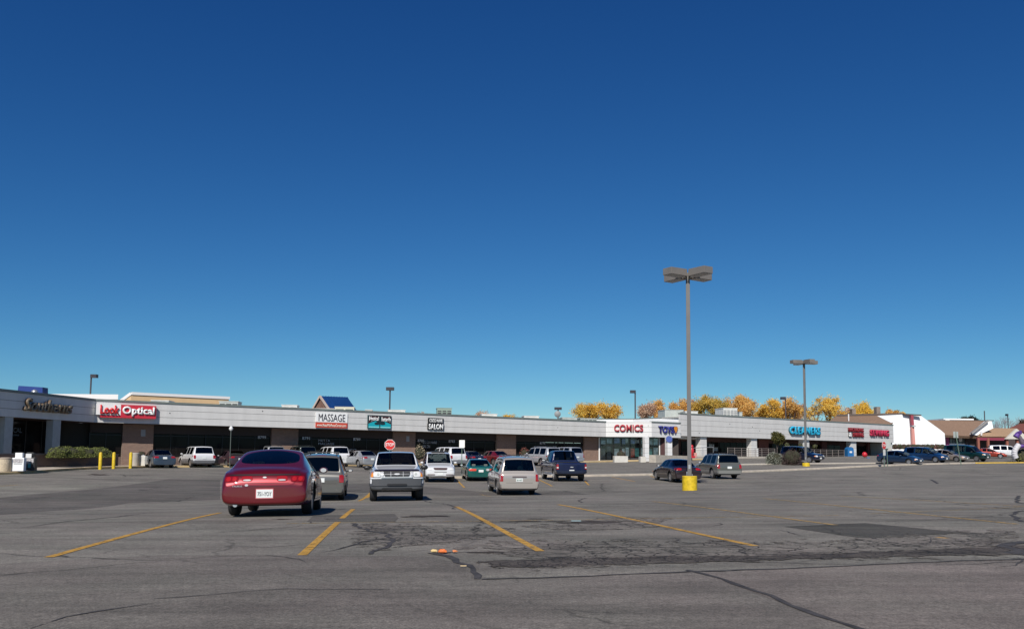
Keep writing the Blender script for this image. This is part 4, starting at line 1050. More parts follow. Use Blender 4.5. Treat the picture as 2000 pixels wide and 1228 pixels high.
p=Pd(819,895,77); bush('dry_grass_clump',p,.5,.45,1.0,(.36,.30,.20),300,62,'tall dry straw coloured plant behind the white pickup',.05,'plant',base=.4)
p=Pd(1024,893,93); bush('red_bush',p,.55,.45,.9,(.26,.09,.07),300,63,'reddish bush at the brick pier beside the silver SUV',.05,'bush',base=.4)
p=G(273,67.2); bush('dark_red_plant',p+Vector((0,.3,.9)),.4,.3,.4,(.12,.05,.04),160,64,'small dark red plant in the concrete planter near the bollard',.04,'plant')
# bin and newspaper boxes
p=G(11,50.4)+Vector((0,0,.15)); e=empty('litter_bin',tuple(p),0,'round tan concrete litter bin at the left edge','bin')
MB().lathe([(.33,0),(.35,.04),(.35,.70),(.32,.72)],n=22).build('body', mat('tan_aggregate',(.50,.42,.30),.9,nscale=18,namt=.25), e, smooth=True); MB().lathe([(.35,.72),(.36,.80),(.20,.84)],n=22).build('lid', mat('tan_lid',(.38,.31,.24),.7), e, smooth=True)
def newsbox(px,D,body,label,head=True,rz=R(12)):
    p=G(px,D)+Vector((0,0,.15)); e=empty('newspaper_box',tuple(p),rz,label,'newspaper box','newspaper boxes by the planter wall')
    MB().box(-.33,.33,0,.45,.03,.82).build('cabinet', body, e, bevel=.02); MB().box(-.25,.25,-.012,.0,.52,.76).build('window', mat('newspaper_print',(.42,.40,.40),.3,nscale=14,namt=.5), e)
    MB().box(-.20,.20,.10,.40,.82,1.12).build('coin_head', body, e, bevel=.02); MB().box(-.22,.22,-.02,-.01,.45,.48).build('handle', M_steel, e)
    return e
newsbox(36,50.6,MATS['sign_white'],'white newspaper vending box left of the black one')
e=newsbox(58,51.6,M_black,'black newspaper vending box with a white paper in its window')
MB().box(-.20,.12,-.03,-.015,.78,1.05).build('paper', M_white, e); MB().box(-.05,.10,-.03,-.015,.2,.45).build('sticker', mat('teal_sticker',(.03,.25,.3)), e)
# blue mailbox
qx=ex(1661,-.9)
e=empty('mailbox',(S0.x+TX*qx+TY*.9,S0.y+TY*qx-TX*.9,Z0e),TH-R(25),'blue street mailbox on the raised walkway beside a pillar','mailbox')
pts=[(-.5,0,.12),(.5,0,.12),(.5,0,1.15)]+[(.5*math.cos(R(a)),0,1.15+.42*math.sin(R(a))) for a in range(15,180,15)]+[(-.5,0,1.15)]
MB().extr(pts,(0,.8,0)).build('body', mat('mail_blue',(.02,.13,.33),.4), e)
for x in (-.42,.42):
    for y in (.08,.72): MB().box(x-.05,x+.05,y-.05,y+.05,0,.12).build('leg', MATS['mail_blue'], e)
MB().box(-.2,.2,-.01,-.001,.7,.95).build('label_plate', M_white, e)
# red kiddie rides
def ride(px,D,z,label,c,h=1.5):
    p=Pd(px,hz(px),D); e=empty('coin_ride',(p.x,p.y,z),R(20),label,'coin ride')
    MB().box(-.3,.3,-.25,.25,0,.25).build('base', c, e, bevel=.03)
    MB().lathe([(.10,.25),(.22,.5),(.30,.9),(.20,1.15)],n=14).build('body', c, e, smooth=True)
    MB().blob((.0,0,1.3),.22,.2,.24,3,.08).build('head', c, e, smooth=True)
    MB().box(.30,.62,-.15,.15,.05,.62).build('seat', mat('ride_pink',(.6,.28,.25),.5), e, bevel=.05)
    return e
ride(1351,98,.95,'red coin operated ride on the walkway behind the lamp pole',mat('ride_red',(.50,.02,.03),.4))
p=Pd(1689,hz(1689),112); e=empty('coin_ride',(p.x,p.y,Z0e-.1),R(20),'small red ball shaped ride with a blue and white seat on the far walkway','coin ride')
MB().blob((0,0,.5),.34,.34,.36,4,.05,14).build('body', MATS['ride_red'], e, smooth=True); MB().box(.35,1.4,-.2,.1,-.35,-.1).build('seat', mat('ride_pale_blue',(.35,.5,.62),.4), e, bevel=.06); MB().box(.3,.7,-.2,.1,-.15,.15).build('arm', mat('ride_navy',(.1,.16,.35),.4), e, bevel=.04)
# shrubs at the planting strip
p=G(1515,87.6)+Vector((0,.5,.1)); bush('grey_shrub',p,1.0,.9,1.15,(.24,.25,.20),2200,71,'round grey green shrub on the planting strip',.05,'shrub')
p=G(1550,86.5)+Vector((0,.5,.1)); bush('dark_shrub',p,1.05,.9,1.5,(.06,.035,.03),2400,72,'round dark brown shrub in front of the navy SUV',.05,'shrub')
p=G(1632,92); bush('yellow_shrub',Vector((p.x,p.y+8,Z0e-.3)),.7,.5,.6,(.28,.22,.06),200,74,'low yellowish shrub in front of the walkway railing',.06,'shrub')
for k,(px,yy) in enumerate(((1537,867),(1564,868),(1592,870))):
    p=Pd(px,yy+4,112); bush('hanging_plant',p,.3,.3,.5,(.16,.17,.05),90,80+k,['yellow green hanging plant left of the navy SUV roof','yellow green hanging plant above the navy SUV hood','yellow green hanging plant right of the lamp pole'][k],.06,'plant',group='hanging plants under the end shops')
for k in range(11):
    px=1748+k*9.2; p=Pd(px,876,137); col=(.22,.08,.07) if k%3!=1 else (.13,.14,.05)
    bush('hedge_shrub',p,.75,.6,.75,col,150,90+k,'%s hedge shrub from the left along the foot of the white wall'%['first','second','third','fourth','fifth','sixth','seventh','eighth','ninth','tenth','last'][k],.09,'shrub',group='hedge shrubs along the white wall')

# ------------------------------------------------------------------ trees
def leaf_mat(name, c1, c2, c3):
    M_=bpy.data.materials.new(name); M_.use_nodes=True; nt=M_.node_tree; b=nt.nodes['Principled BSDF']
    b.inputs['Roughness'].default_value=.6
    gi=nt.nodes.new('ShaderNodeNewGeometry'); cr=nt.nodes.new('ShaderNodeValToRGB'); n=nt.nodes.new('ShaderNodeTexNoise'); tc=nt.nodes.new('ShaderNodeTexCoord')
    n.inputs['Scale'].default_value=.45; n.inputs['Detail'].default_value=3; nt.links.new(tc.outputs['Object'],n.inputs['Vector'])
    ad=nt.nodes.new('ShaderNodeMath'); ad.operation='ADD'; ml=nt.nodes.new('ShaderNodeMath'); ml.operation='MULTIPLY_ADD'; ml.inputs[1].default_value=.45; ml.inputs[2].default_value=-.22
    nt.links.new(gi.outputs['Random Per Island'],ml.inputs[0]); nt.links.new(ml.outputs[0],ad.inputs[0]); nt.links.new(n.outputs[0],ad.inputs[1])
    nt.links.new(ad.outputs[0],cr.inputs[0]); e=cr.color_ramp.elements; e[0].position=.3; e[0].color=(*c1,1); e[1].position=.7; e[1].color=(*c3,1); m_=e.new(.5); m_.color=(*c2,1)
    nt.links.new(cr.outputs[0],b.inputs['Base Color']); 
    t=nt.nodes.new('ShaderNodeBsdfTranslucent'); mx=nt.nodes.new('ShaderNodeMixShader'); mx.inputs[0].default_value=.42
    nt.links.new(cr.outputs[0],t.inputs[0]); o=nt.nodes['Material Output']; nt.links.new(b.outputs[0],mx.inputs[1]); nt.links.new(t.outputs[0],mx.inputs[2]); nt.links.new(mx.outputs[0],o.inputs[0])
    return M_
LG=leaf_mat('gold_leaves',(.66,.38,.05),(.86,.56,.09),(.90,.66,.15))
LO=leaf_mat('orange_leaves',(.64,.35,.10),(.82,.49,.12),(.86,.60,.22))
LV=leaf_mat('olive_gold_leaves',(.34,.28,.06),(.62,.42,.08),(.78,.52,.10))
LY=leaf_mat('yellow_leaves',(.74,.42,.05),(.86,.58,.07),(.90,.66,.12))
LP=leaf_mat('pale_sparse_leaves',(.55,.38,.30),(.68,.46,.30),(.74,.55,.38))
LE=leaf_mat('dark_needles',(.01,.02,.012),(.02,.035,.02),(.03,.05,.03))
M_bark=mat('bark',(.09,.07,.065),.9,nscale=4,namt=.3)
def tree(px, ytop, halfpx, D, lm, label, dens=1.0, seed=1, ybase=None, trunk=True, cat='tree', flat=1.0, name='autumn_tree'):
    rnd=random.Random(seed); top=Pd(px,ytop,D); rad=halfpx/FPX*D*1.22; z0=1.0
    H=top.z-z0; e=empty(name,(top.x,top.y,z0),0,label,cat,'autumn trees behind the shops' if name=='autumn_tree' else None)
    tr=MB(); tips=[]
    def grow(p, d, L_, r, lev):
        q=p+d*L_; tr.cyl(p,q,r,r*.65,n=6,caps=False)
        if lev==0: tips.append(q); return
        if lev<=2: tips.append(p+d*L_*.6)
        for k in range(rnd.randint(3,4)):
            a=rnd.uniform(0,6.28); s=rnd.uniform(.45,.95)
            nd=(d+Vector((math.cos(a)*s,math.sin(a)*s,rnd.uniform(-.1,.35)))).normalized()
            grow(q, nd, L_*rnd.uniform(.62,.82), r*.6, lev-1)
    bare=name=='bare_tree'; grow(Vector((0,0,0)), Vector((rnd.uniform(-.06,.06),0,1)).normalized(), H*.30, (.018 if bare else .035)*H, 5 if bare else 4)
    # scale skeleton to the crown's extent
    mxx=max(abs(t.x) for t in tips); mxz=max(t.z for t in tips)
    sxy=rad*.92/mxx; sz=H*.94/mxz
    tr.v=[(v[0]*sxy if v[2]>H*.2 else v[0]*min(1,sxy), v[1]*sxy, v[2]*sz) for v in tr.v]
    tips=[Vector((t.x*sxy,t.y*sxy,t.z*sz)) for t in tips]
    tr.build('trunk', mat('grey_twigs',(.26,.24,.25),.9) if bare else M_bark, e, smooth=True)
    lf=MB(); s_=.0016*D*.42
    n=int(72*dens)
    for t in tips:
        if t.z<H*.36: continue
        if rnd.random()<.30: continue
        cr=(.10*H*.5+rad*.13)*rnd.uniform(.5,1.2)
        for k in range(int(n*rnd.uniform(.3,1.7))):
            c=t+Vector((rnd.gauss(0,.43),rnd.gauss(0,.43),rnd.gauss(0,.38)))*cr
            d=Vector((rnd.gauss(0,1),rnd.gauss(0,1),rnd.gauss(0,1))).normalized(); a=d.orthogonal().normalized()*s_*rnd.uniform(.6,1.4); b=d.cross(a).normalized()*s_*rnd.uniform(.5,1)
            lf.add([c-a,c-b,c+a,c+b],[(0,1,2,3)])
    lf.build('crown', lm, e); return e
TR=[(935,801,19,170,LP,.35,'pale nearly leafless tree showing over the roof left of the gold clump'),
(988,806,17,170,LY,1.0,'small flat gold tree crown just above the middle roof'),
(815,801,13,175,LP,.3,'tiny bare pinkish tree top left of the green rooftop unit'),
(1168,784,42,160,LG,1.3,'broad golden tree crown left of the single lamp'),
(1266,781,15,165,LP,.7,'thin brownish tree right of the single headed lamp'),
(1290,777,13,165,LO,.9,'small orange tree above the grey rooftop unit'),
(1325,775,22,160,LO,1.0,'orange tree directly left of the tall lamp pole'),
(1355,776,14,165,LP,.9,'pale orange tree right of the tall lamp pole'),
(1388,767,29,155,LV,1.2,'large olive gold tree with dark trunk showing'),
(1443,767,30,158,LO,1.2,'large orange tree behind the big white rooftop unit'),
(1477,802,11,165,LO,.6,'small low orange tree between two tall ones'),
(1504,775,20,160,LG,1.0,'gold tree with a narrow pointed top left of the lamp'),
(1525,793,14,165,LO,.8,'small orange tree below the dark lamp head'),
(1545,772,14,158,LO,.8,'leaning orange tree with forked trunk right of the dark lamp'),
(1566,785,9,165,LP,.6,'thin pale tree just left of the second lamp pole'),
(1606,770,30,156,LG,1.1,'golden tree with gaps right of the second lamp pole'),
(1650,793,18,168,LP,.9,'pale brownish tree beside the bright yellow one'),
(1697,781,36,170,LY,1.4,'bright yellow tree behind the brown roof chimneys'),
(1737,797,15,175,LO,.9,'small yellow tree right of the tall chimney'),
(1765,801,10,190,LG,.6,'tiny distant gold tree above the white gable')]
for k,(px,yt,hp,D,lm,dn,lb) in enumerate(TR): tree(px,yt,hp,D,lm,lb,dn,100+k)
# evergreen and bare trees
e=tree(1884,811,22,200,LE,'dark evergreen tree behind the white upper storey',1.6,140,name='evergreen_tree')
for k,(px,yt,hp) in enumerate(((1956,805,16),(1988,804,16),(1938,812,9))):
    tree(px,yt,hp,205,LP,['leafless grey tree above the porch roof','leafless grey tree at the far right edge','small leafless tree left of the others'][k],.006,150+k,name='bare_tree')
tree(2005,818,16,185,leaf_mat('dark_red_leaves',(.09,.05,.04),(.14,.07,.05),(.12,.10,.05)),'dark reddish tree at the right edge behind the red roof',1.0,160,name='dark_tree')
tree(1517,842,11,92,leaf_mat('green_young_leaves',(.07,.08,.02),(.14,.13,.03),(.20,.16,.05)),'young green tree on the planting strip with a thin pink top',.8,161,name='young_tree')
# inflatable decoration and white arch at the right edge
e=empty('tube_decoration',tuple(G(1997,100)),0,'purple twisted tube decoration over a white curved shape at the right edge','decoration')
b0=G(1997,100)
def q3(px,py): return Pd(px,py,100)-b0
M_pu=mat('purple_fabric',(.10,.04,.24),.6); M_gr=mat('grey_fabric',(.12,.09,.12),.6)
for a,b,r0,r1,mt_ in (((1984,853),(1988,847),.34,.26,M_pu),((1989,843),(1992,848),.36,.26,M_pu),((1990,850),(1998,866),.18,.28,M_gr),((1996,862),(2004,868),.3,.25,M_gr),((1990,872),(1998,870),.2,.25,M_pu)):
    MB().cyl(q3(*a),q3(*b),r0,r1,n=10).build('tube', mt_, e, smooth=True)
prev=None
for k in range(8):
    t=k/7; px=1990-9*math.sin(t*2.4); py=868+26*t; 
    if prev: MB().cyl(q3(*prev),q3(px,py),.32,.32,n=10).build('arch_segment', mat('white_fabric',(.55,.54,.56),.6), e, smooth=True)
    prev=(px,py)
p=G(1999,101); bush('corner_shrub',p+Vector((0,0,.0)),1.3,.8,1.6,(.20,.20,.06),700,170,'olive shrub below the tube decoration at the right edge',.07,'shrub')
# ------------------------------------------------------------------ cars
def glass_mat(name, t, tint=(.75,.85,.83)):
    M_=bpy.data.materials.new(name); M_.use_nodes=True; nt=M_.node_tree; nt.nodes.clear()
    o=nt.nodes.new('ShaderNodeOutputMaterial'); mx=nt.nodes.new('ShaderNodeMixShader'); tr=nt.nodes.new('ShaderNodeBsdfTransparent'); gl=nt.nodes.new('ShaderNodeBsdfGlossy'); fr=nt.nodes.new('ShaderNodeFresnel')
    gl.inputs['Roughness'].default_value=.02; tr.inputs[0].default_value=(tint[0]*t,tint[1]*t,tint[2]*t,1); fr.inputs[0].default_value=1.52
    nt.links.new(fr.outputs[0],mx.inputs[0]); nt.links.new(tr.outputs[0],mx.inputs[1]); nt.links.new(gl.outputs[0],mx.inputs[2]); nt.links.new(mx.outputs[0],o.inputs[0]); MATS[name]=M_; return M_
G_clear=glass_mat('car_glass_clear',1.05); G_tint=glass_mat('car_glass_tinted',.20)
M_under=mat('car_underbody',(.012,.012,.013),.8); M_tyre=mat('tyre_rubber',(.022,.022,.023),.75,nscale=12,namt=.3)
M_rim=mat('alloy_rim',(.50,.50,.50),.3,metal=.85); M_rimd=mat('grey_rim',(.22,.22,.23),.4,metal=.7); M_seat=mat('seat_fabric',(.20,.19,.17),.9); M_seatd=mat('dark_seat',(.05,.05,.055),.9)
M_tail=mat('tail_lamp_red',(.30,.010,.010),.15,coat=1); M_clear=mat('lamp_clear',(.70,.70,.68),.1,coat=1); M_amber=mat('lamp_amber',(.75,.27,.04),.15,coat=1)
M_chrome=mat('chrome',(.62,.62,.61),.30,metal=.35,coat=.6); M_bump=mat('grey_bumper_plastic',(.12,.12,.125),.5,nscale=3,namt=.1); M_plate=mat('plate_white',(.70,.72,.70),.35); M_seam=mat('door_gap',(.012,.012,.012),.7)
def paint(name,col,metal=.35): return mat('paint_'+name,col,.32,metal=metal,coat=1.0,nscale=40,namt=.04)

# station: x from front, bottom, belt, top, half widths: max, belt, rail, crown, flag for the strip to the next station
ST={}
ST['sedan']=(4.70,1.80,1.43,2.72,.92,.32,[
(0,.32,.50,.56,.66,.60,.50,.02,''),(.10,.24,.58,.67,.82,.77,.64,.03,''),(.55,.19,.68,.79,.89,.84,.70,.04,''),(1.25,.19,.82,.91,.90,.86,.72,.05,''),
(1.34,.19,.84,.94,.90,.86,.70,.03,'WS'),(1.80,.19,.88,1.22,.90,.87,.66,.04,'WS'),(2.08,.19,.90,1.37,.90,.87,.61,.05,'S'),(2.62,.19,.91,1.43,.90,.87,.59,.05,''),
(2.70,.19,.91,1.43,.90,.87,.59,.05,'S'),(3.20,.19,.92,1.41,.90,.87,.59,.05,''),(3.38,.19,.93,1.38,.90,.86,.60,.04,'W'),(3.72,.19,.94,1.21,.90,.85,.64,.03,'W'),(4.02,.20,.95,1.02,.89,.83,.68,.03,''),
(4.12,.20,.94,1.00,.89,.82,.68,.03,''),(4.52,.22,.91,.98,.87,.80,.68,.03,''),(4.65,.23,.84,.93,.86,.79,.66,.03,''),(4.70,.26,.66,.74,.82,.76,.60,.02,'')])
ST['oval']=(5.02,1.86,1.41,2.76,.98,.33,[
(0,.32,.46,.52,.56,.50,.42,.02,''),(.12,.24,.54,.62,.80,.74,.60,.03,''),(.55,.19,.64,.74,.90,.84,.68,.05,''),(1.22,.19,.78,.88,.92,.87,.72,.06,''),
(1.32,.19,.80,.91,.93,.88,.70,.04,'WS'),(1.90,.19,.85,1.22,.93,.88,.66,.06,'WS'),(2.22,.19,.87,1.36,.93,.88,.60,.08,'S'),(2.76,.19,.88,1.41,.93,.88,.58,.10,''),
(2.84,.19,.88,1.41,.93,.88,.61,.10,'S'),(3.38,.19,.89,1.39,.93,.88,.63,.10,''),(3.46,.19,.90,1.38,.93,.87,.65,.10,'W'),(3.95,.19,.90,1.22,.92,.87,.71,.10,'W'),(4.42,.20,.90,1.03,.91,.86,.75,.07,''),
(4.52,.21,.89,.99,.90,.85,.73,.06,''),(4.76,.22,.86,.95,.88,.82,.68,.06,''),(4.90,.22,.78,.87,.87,.80,.64,.06,''),(5.0,.24,.64,.72,.84,.78,.62,.04,''),(5.02,.28,.54,.60,.80,.74,.58,.02,'')])
ST['suv']=(4.60,1.82,1.75,2.70,.88,.36,[
(0,.40,.66,.74,.74,.68,.60,.02,''),(.08,.32,.78,.88,.86,.80,.72,.03,''),(.55,.28,.90,1.00,.90,.86,.76,.04,''),(1.18,.28,.98,1.07,.91,.88,.78,.05,''),
(1.28,.28,1.0,1.10,.91,.88,.76,.04,'WS'),(1.62,.28,1.02,1.44,.91,.89,.72,.04,'WS'),(1.86,.28,1.03,1.67,.91,.89,.69,.05,'S'),(2.45,.28,1.03,1.74,.91,.89,.67,.05,''),
(2.54,.28,1.03,1.74,.91,.89,.67,.05,'S'),(3.22,.28,1.03,1.75,.91,.89,.67,.05,''),(3.31,.28,1.03,1.75,.91,.89,.67,.05,'S'),(4.08,.28,1.03,1.73,.91,.88,.67,.05,''),(4.26,.28,1.03,1.72,.91,.88,.68,.05,''),
(4.33,.28,1.03,1.66,.91,.88,.69,.04,'W'),(4.46,.28,1.03,1.14,.91,.87,.76,.02,''),(4.50,.30,1.00,1.08,.90,.86,.76,.02,''),(4.58,.31,.92,1.00,.89,.85,.75,.02,''),(4.60,.34,.72,.80,.86,.82,.74,.02,'')])
ST['minivan']=(4.90,1.85,1.76,2.86,.92,.34,[
(0,.34,.54,.62,.68,.62,.52,.02,''),(.10,.26,.66,.76,.84,.78,.66,.03,''),(.50,.22,.80,.90,.91,.86,.74,.04,''),(.95,.22,.92,1.02,.92,.89,.76,.05,''),
(1.05,.22,.94,1.06,.92,.89,.74,.04,'WS'),(1.55,.22,.97,1.42,.92,.90,.70,.05,'WS'),(1.92,.22,.98,1.65,.92,.90,.66,.06,'S'),(2.42,.22,.99,1.74,.92,.90,.64,.06,''),
(2.50,.22,.99,1.74,.92,.90,.64,.06,'S'),(3.30,.22,.99,1.76,.92,.90,.64,.06,''),(3.38,.22,.99,1.76,.92,.90,.64,.06,'S'),(4.30,.22,.99,1.72,.92,.89,.65,.06,''),(4.50,.22,1.0,1.70,.92,.88,.66,.06,''),
(4.58,.22,1.0,1.63,.92,.88,.67,.05,'W'),(4.76,.24,1.0,1.10,.92,.87,.76,.02,''),(4.80,.25,.98,1.04,.91,.86,.76,.02,''),(4.88,.26,.88,.96,.90,.85,.76,.02,''),(4.90,.29,.68,.76,.87,.82,.73,.02,'')])
ST['pickup']=(5.60,2.0,1.88,3.60,1.0,.38,[
(0,.42,.86,.98,.90,.85,.77,.02,''),(.10,.38,.98,1.11,.97,.93,.82,.03,''),(.65,.36,1.08,1.22,.99,.95,.84,.05,''),(1.42,.36,1.14,1.31,1.0,.96,.84,.06,''),
(1.52,.36,1.15,1.34,1.0,.96,.80,.04,'WS'),(1.85,.36,1.15,1.63,1.0,.96,.75,.04,'WS'),(2.08,.36,1.15,1.82,1.0,.96,.70,.05,'S'),(2.62,.36,1.15,1.88,1.0,.96,.68,.05,''),
(2.72,.36,1.15,1.88,1.0,.96,.68,.05,'S'),(3.30,.36,1.15,1.87,1.0,.96,.68,.05,''),(3.40,.36,1.15,1.84,1.0,.96,.69,.04,'W'),(3.56,.36,1.15,1.26,1.0,.96,.74,.03,''),
(3.60,.36,1.14,1.17,1.0,.97,.92,.01,''),(3.70,.36,1.14,1.16,1.0,.97,.92,.01,''),(5.45,.40,1.14,1.16,1.0,.97,.92,.01,''),(5.56,.44,1.12,1.15,.98,.95,.90,.01,''),(5.60,.52,.98,1.04,.94,.91,.86,.01,'')])
ST['hatch']=(4.45,1.74,1.49,2.70,.88,.31,[
(0,.32,.48,.54,.62,.56,.46,.02,''),(.10,.24,.58,.66,.80,.74,.60,.03,''),(.45,.19,.70,.80,.86,.82,.68,.04,''),(.95,.19,.82,.92,.87,.84,.70,.05,''),
(1.04,.19,.84,.95,.87,.84,.68,.04,'WS'),(1.60,.19,.88,1.26,.87,.85,.62,.05,'WS'),(1.98,.19,.90,1.42,.87,.85,.58,.06,'S'),(2.42,.19,.92,1.49,.87,.85,.56,.06,''),
(2.50,.19,.92,1.49,.87,.85,.56,.06,'S'),(3.20,.19,.96,1.44,.87,.84,.56,.06,''),(3.35,.19,.98,1.41,.87,.83,.57,.05,'W'),(3.80,.20,1.0,1.26,.86,.82,.60,.04,'W'),(4.22,.22,1.0,1.09,.85,.80,.64,.03,''),
(4.30,.24,.98,1.06,.84,.79,.66,.02,''),(4.42,.30,.82,.92,.80,.75,.62,.02,''),(4.45,.36,.64,.74,.76,.70,.56,.02,'')])
ST['van']=(5.00,1.96,1.98,2.82,.95,.35,[
(0,.40,.70,.80,.78,.72,.62,.02,''),(.08,.32,.88,.98,.90,.85,.74,.03,''),(.45,.28,.98,1.06,.96,.92,.80,.04,''),(.95,.28,1.04,1.14,.97,.94,.82,.05,''),
(1.03,.28,1.05,1.18,.97,.94,.80,.04,'WS'),(1.35,.28,1.06,1.52,.97,.94,.78,.05,'WS'),(1.62,.28,1.07,1.80,.97,.94,.76,.06,'S'),(2.20,.28,1.07,1.92,.97,.94,.75,.08,''),
(2.30,.28,1.07,1.97,.97,.94,.75,.08,'S'),(3.30,.28,1.07,1.98,.97,.94,.75,.08,''),(3.40,.28,1.07,1.98,.97,.94,.75,.08,'S'),(4.55,.28,1.07,1.95,.97,.94,.75,.08,''),(4.80,.28,1.07,1.90,.97,.93,.76,.07,''),
(4.86,.28,1.07,1.84,.97,.93,.77,.06,'W'),(4.93,.30,1.07,1.16,.96,.92,.82,.02,''),(4.96,.32,1.02,1.10,.95,.91,.82,.02,''),(4.99,.36,.92,1.0,.92,.88,.80,.02,''),(5.0,.42,.74,.82,.88,.84,.78,.02,'')])

def lerp(a,b,t): return a+(b-a)*t
RIMS={}
def wheel_meshes(r, w, style):
    k=(round(r,3),round(w,3),style)
    if k in RIMS: return RIMS[k]
    t=MB().lathe([(r*.60,-w*.46),(r*.90,-w*.5),(r*.985,-w*.38),(r,-w*.15),(r,w*.15),(r*.985,w*.38),(r*.90,w*.5),(r*.66,w*.46),(r*.62,w*.2),(r*.60,-w*.46)],axis='y',n=28).build('wheel',M_tyre,smooth=True)
    b=MB(); b.lathe([(.02,w*.18),(r*.60,w*.14),(r*.64,w*.34),(r*.66,w*.42),(r*.66,w*.47),(r*.60,w*.47),(r*.58,w*.30),(r*.56,w*.16)],axis='y',n=28, mi=1)
    ns={'five':5,'multi':9,'steel':0,'cover':7}[style]
    for i in range(ns):
        a=2*math.pi*i/ns; M_=Matrix.Rotation(a,4,'Y'); sw=r*(.11 if ns==5 else .06)
        b.box(r*.06,r*.61,w*.30,w*.42,-sw,sw,mi=0,M=M_)
    b.lathe([(.01,w*.46),(r*.13,w*.45),(r*.15,w*.3)],axis='y',n=14,mi=0)
    b.lathe([(r*.60,w*.45),(r*.665,w*.475),(r*.665,w*.40),(r*.60,w*.40)],axis='y',n=28,mi=0)
    if ns==0: b.lathe([(r*.12,w*.36),(r*.5,w*.30),(r*.6,w*.36)],axis='y',n=28,mi=0)
    ri=b.build('rim',[M_rim,M_rimd if ns else M_rimd],smooth=False)
    RIMS[k]=(t.data,ri.data); bpy.data.objects.remove(t); bpy.data.objects.remove(ri); return RIMS[k]
def link(name, me, parent, loc=(0,0,0), rot=(0,0,0)):
    o=bpy.data.objects.new(name,me); C.objects.link(o); o.parent=parent; o.location=loc; o.rotation_euler=rot; return o

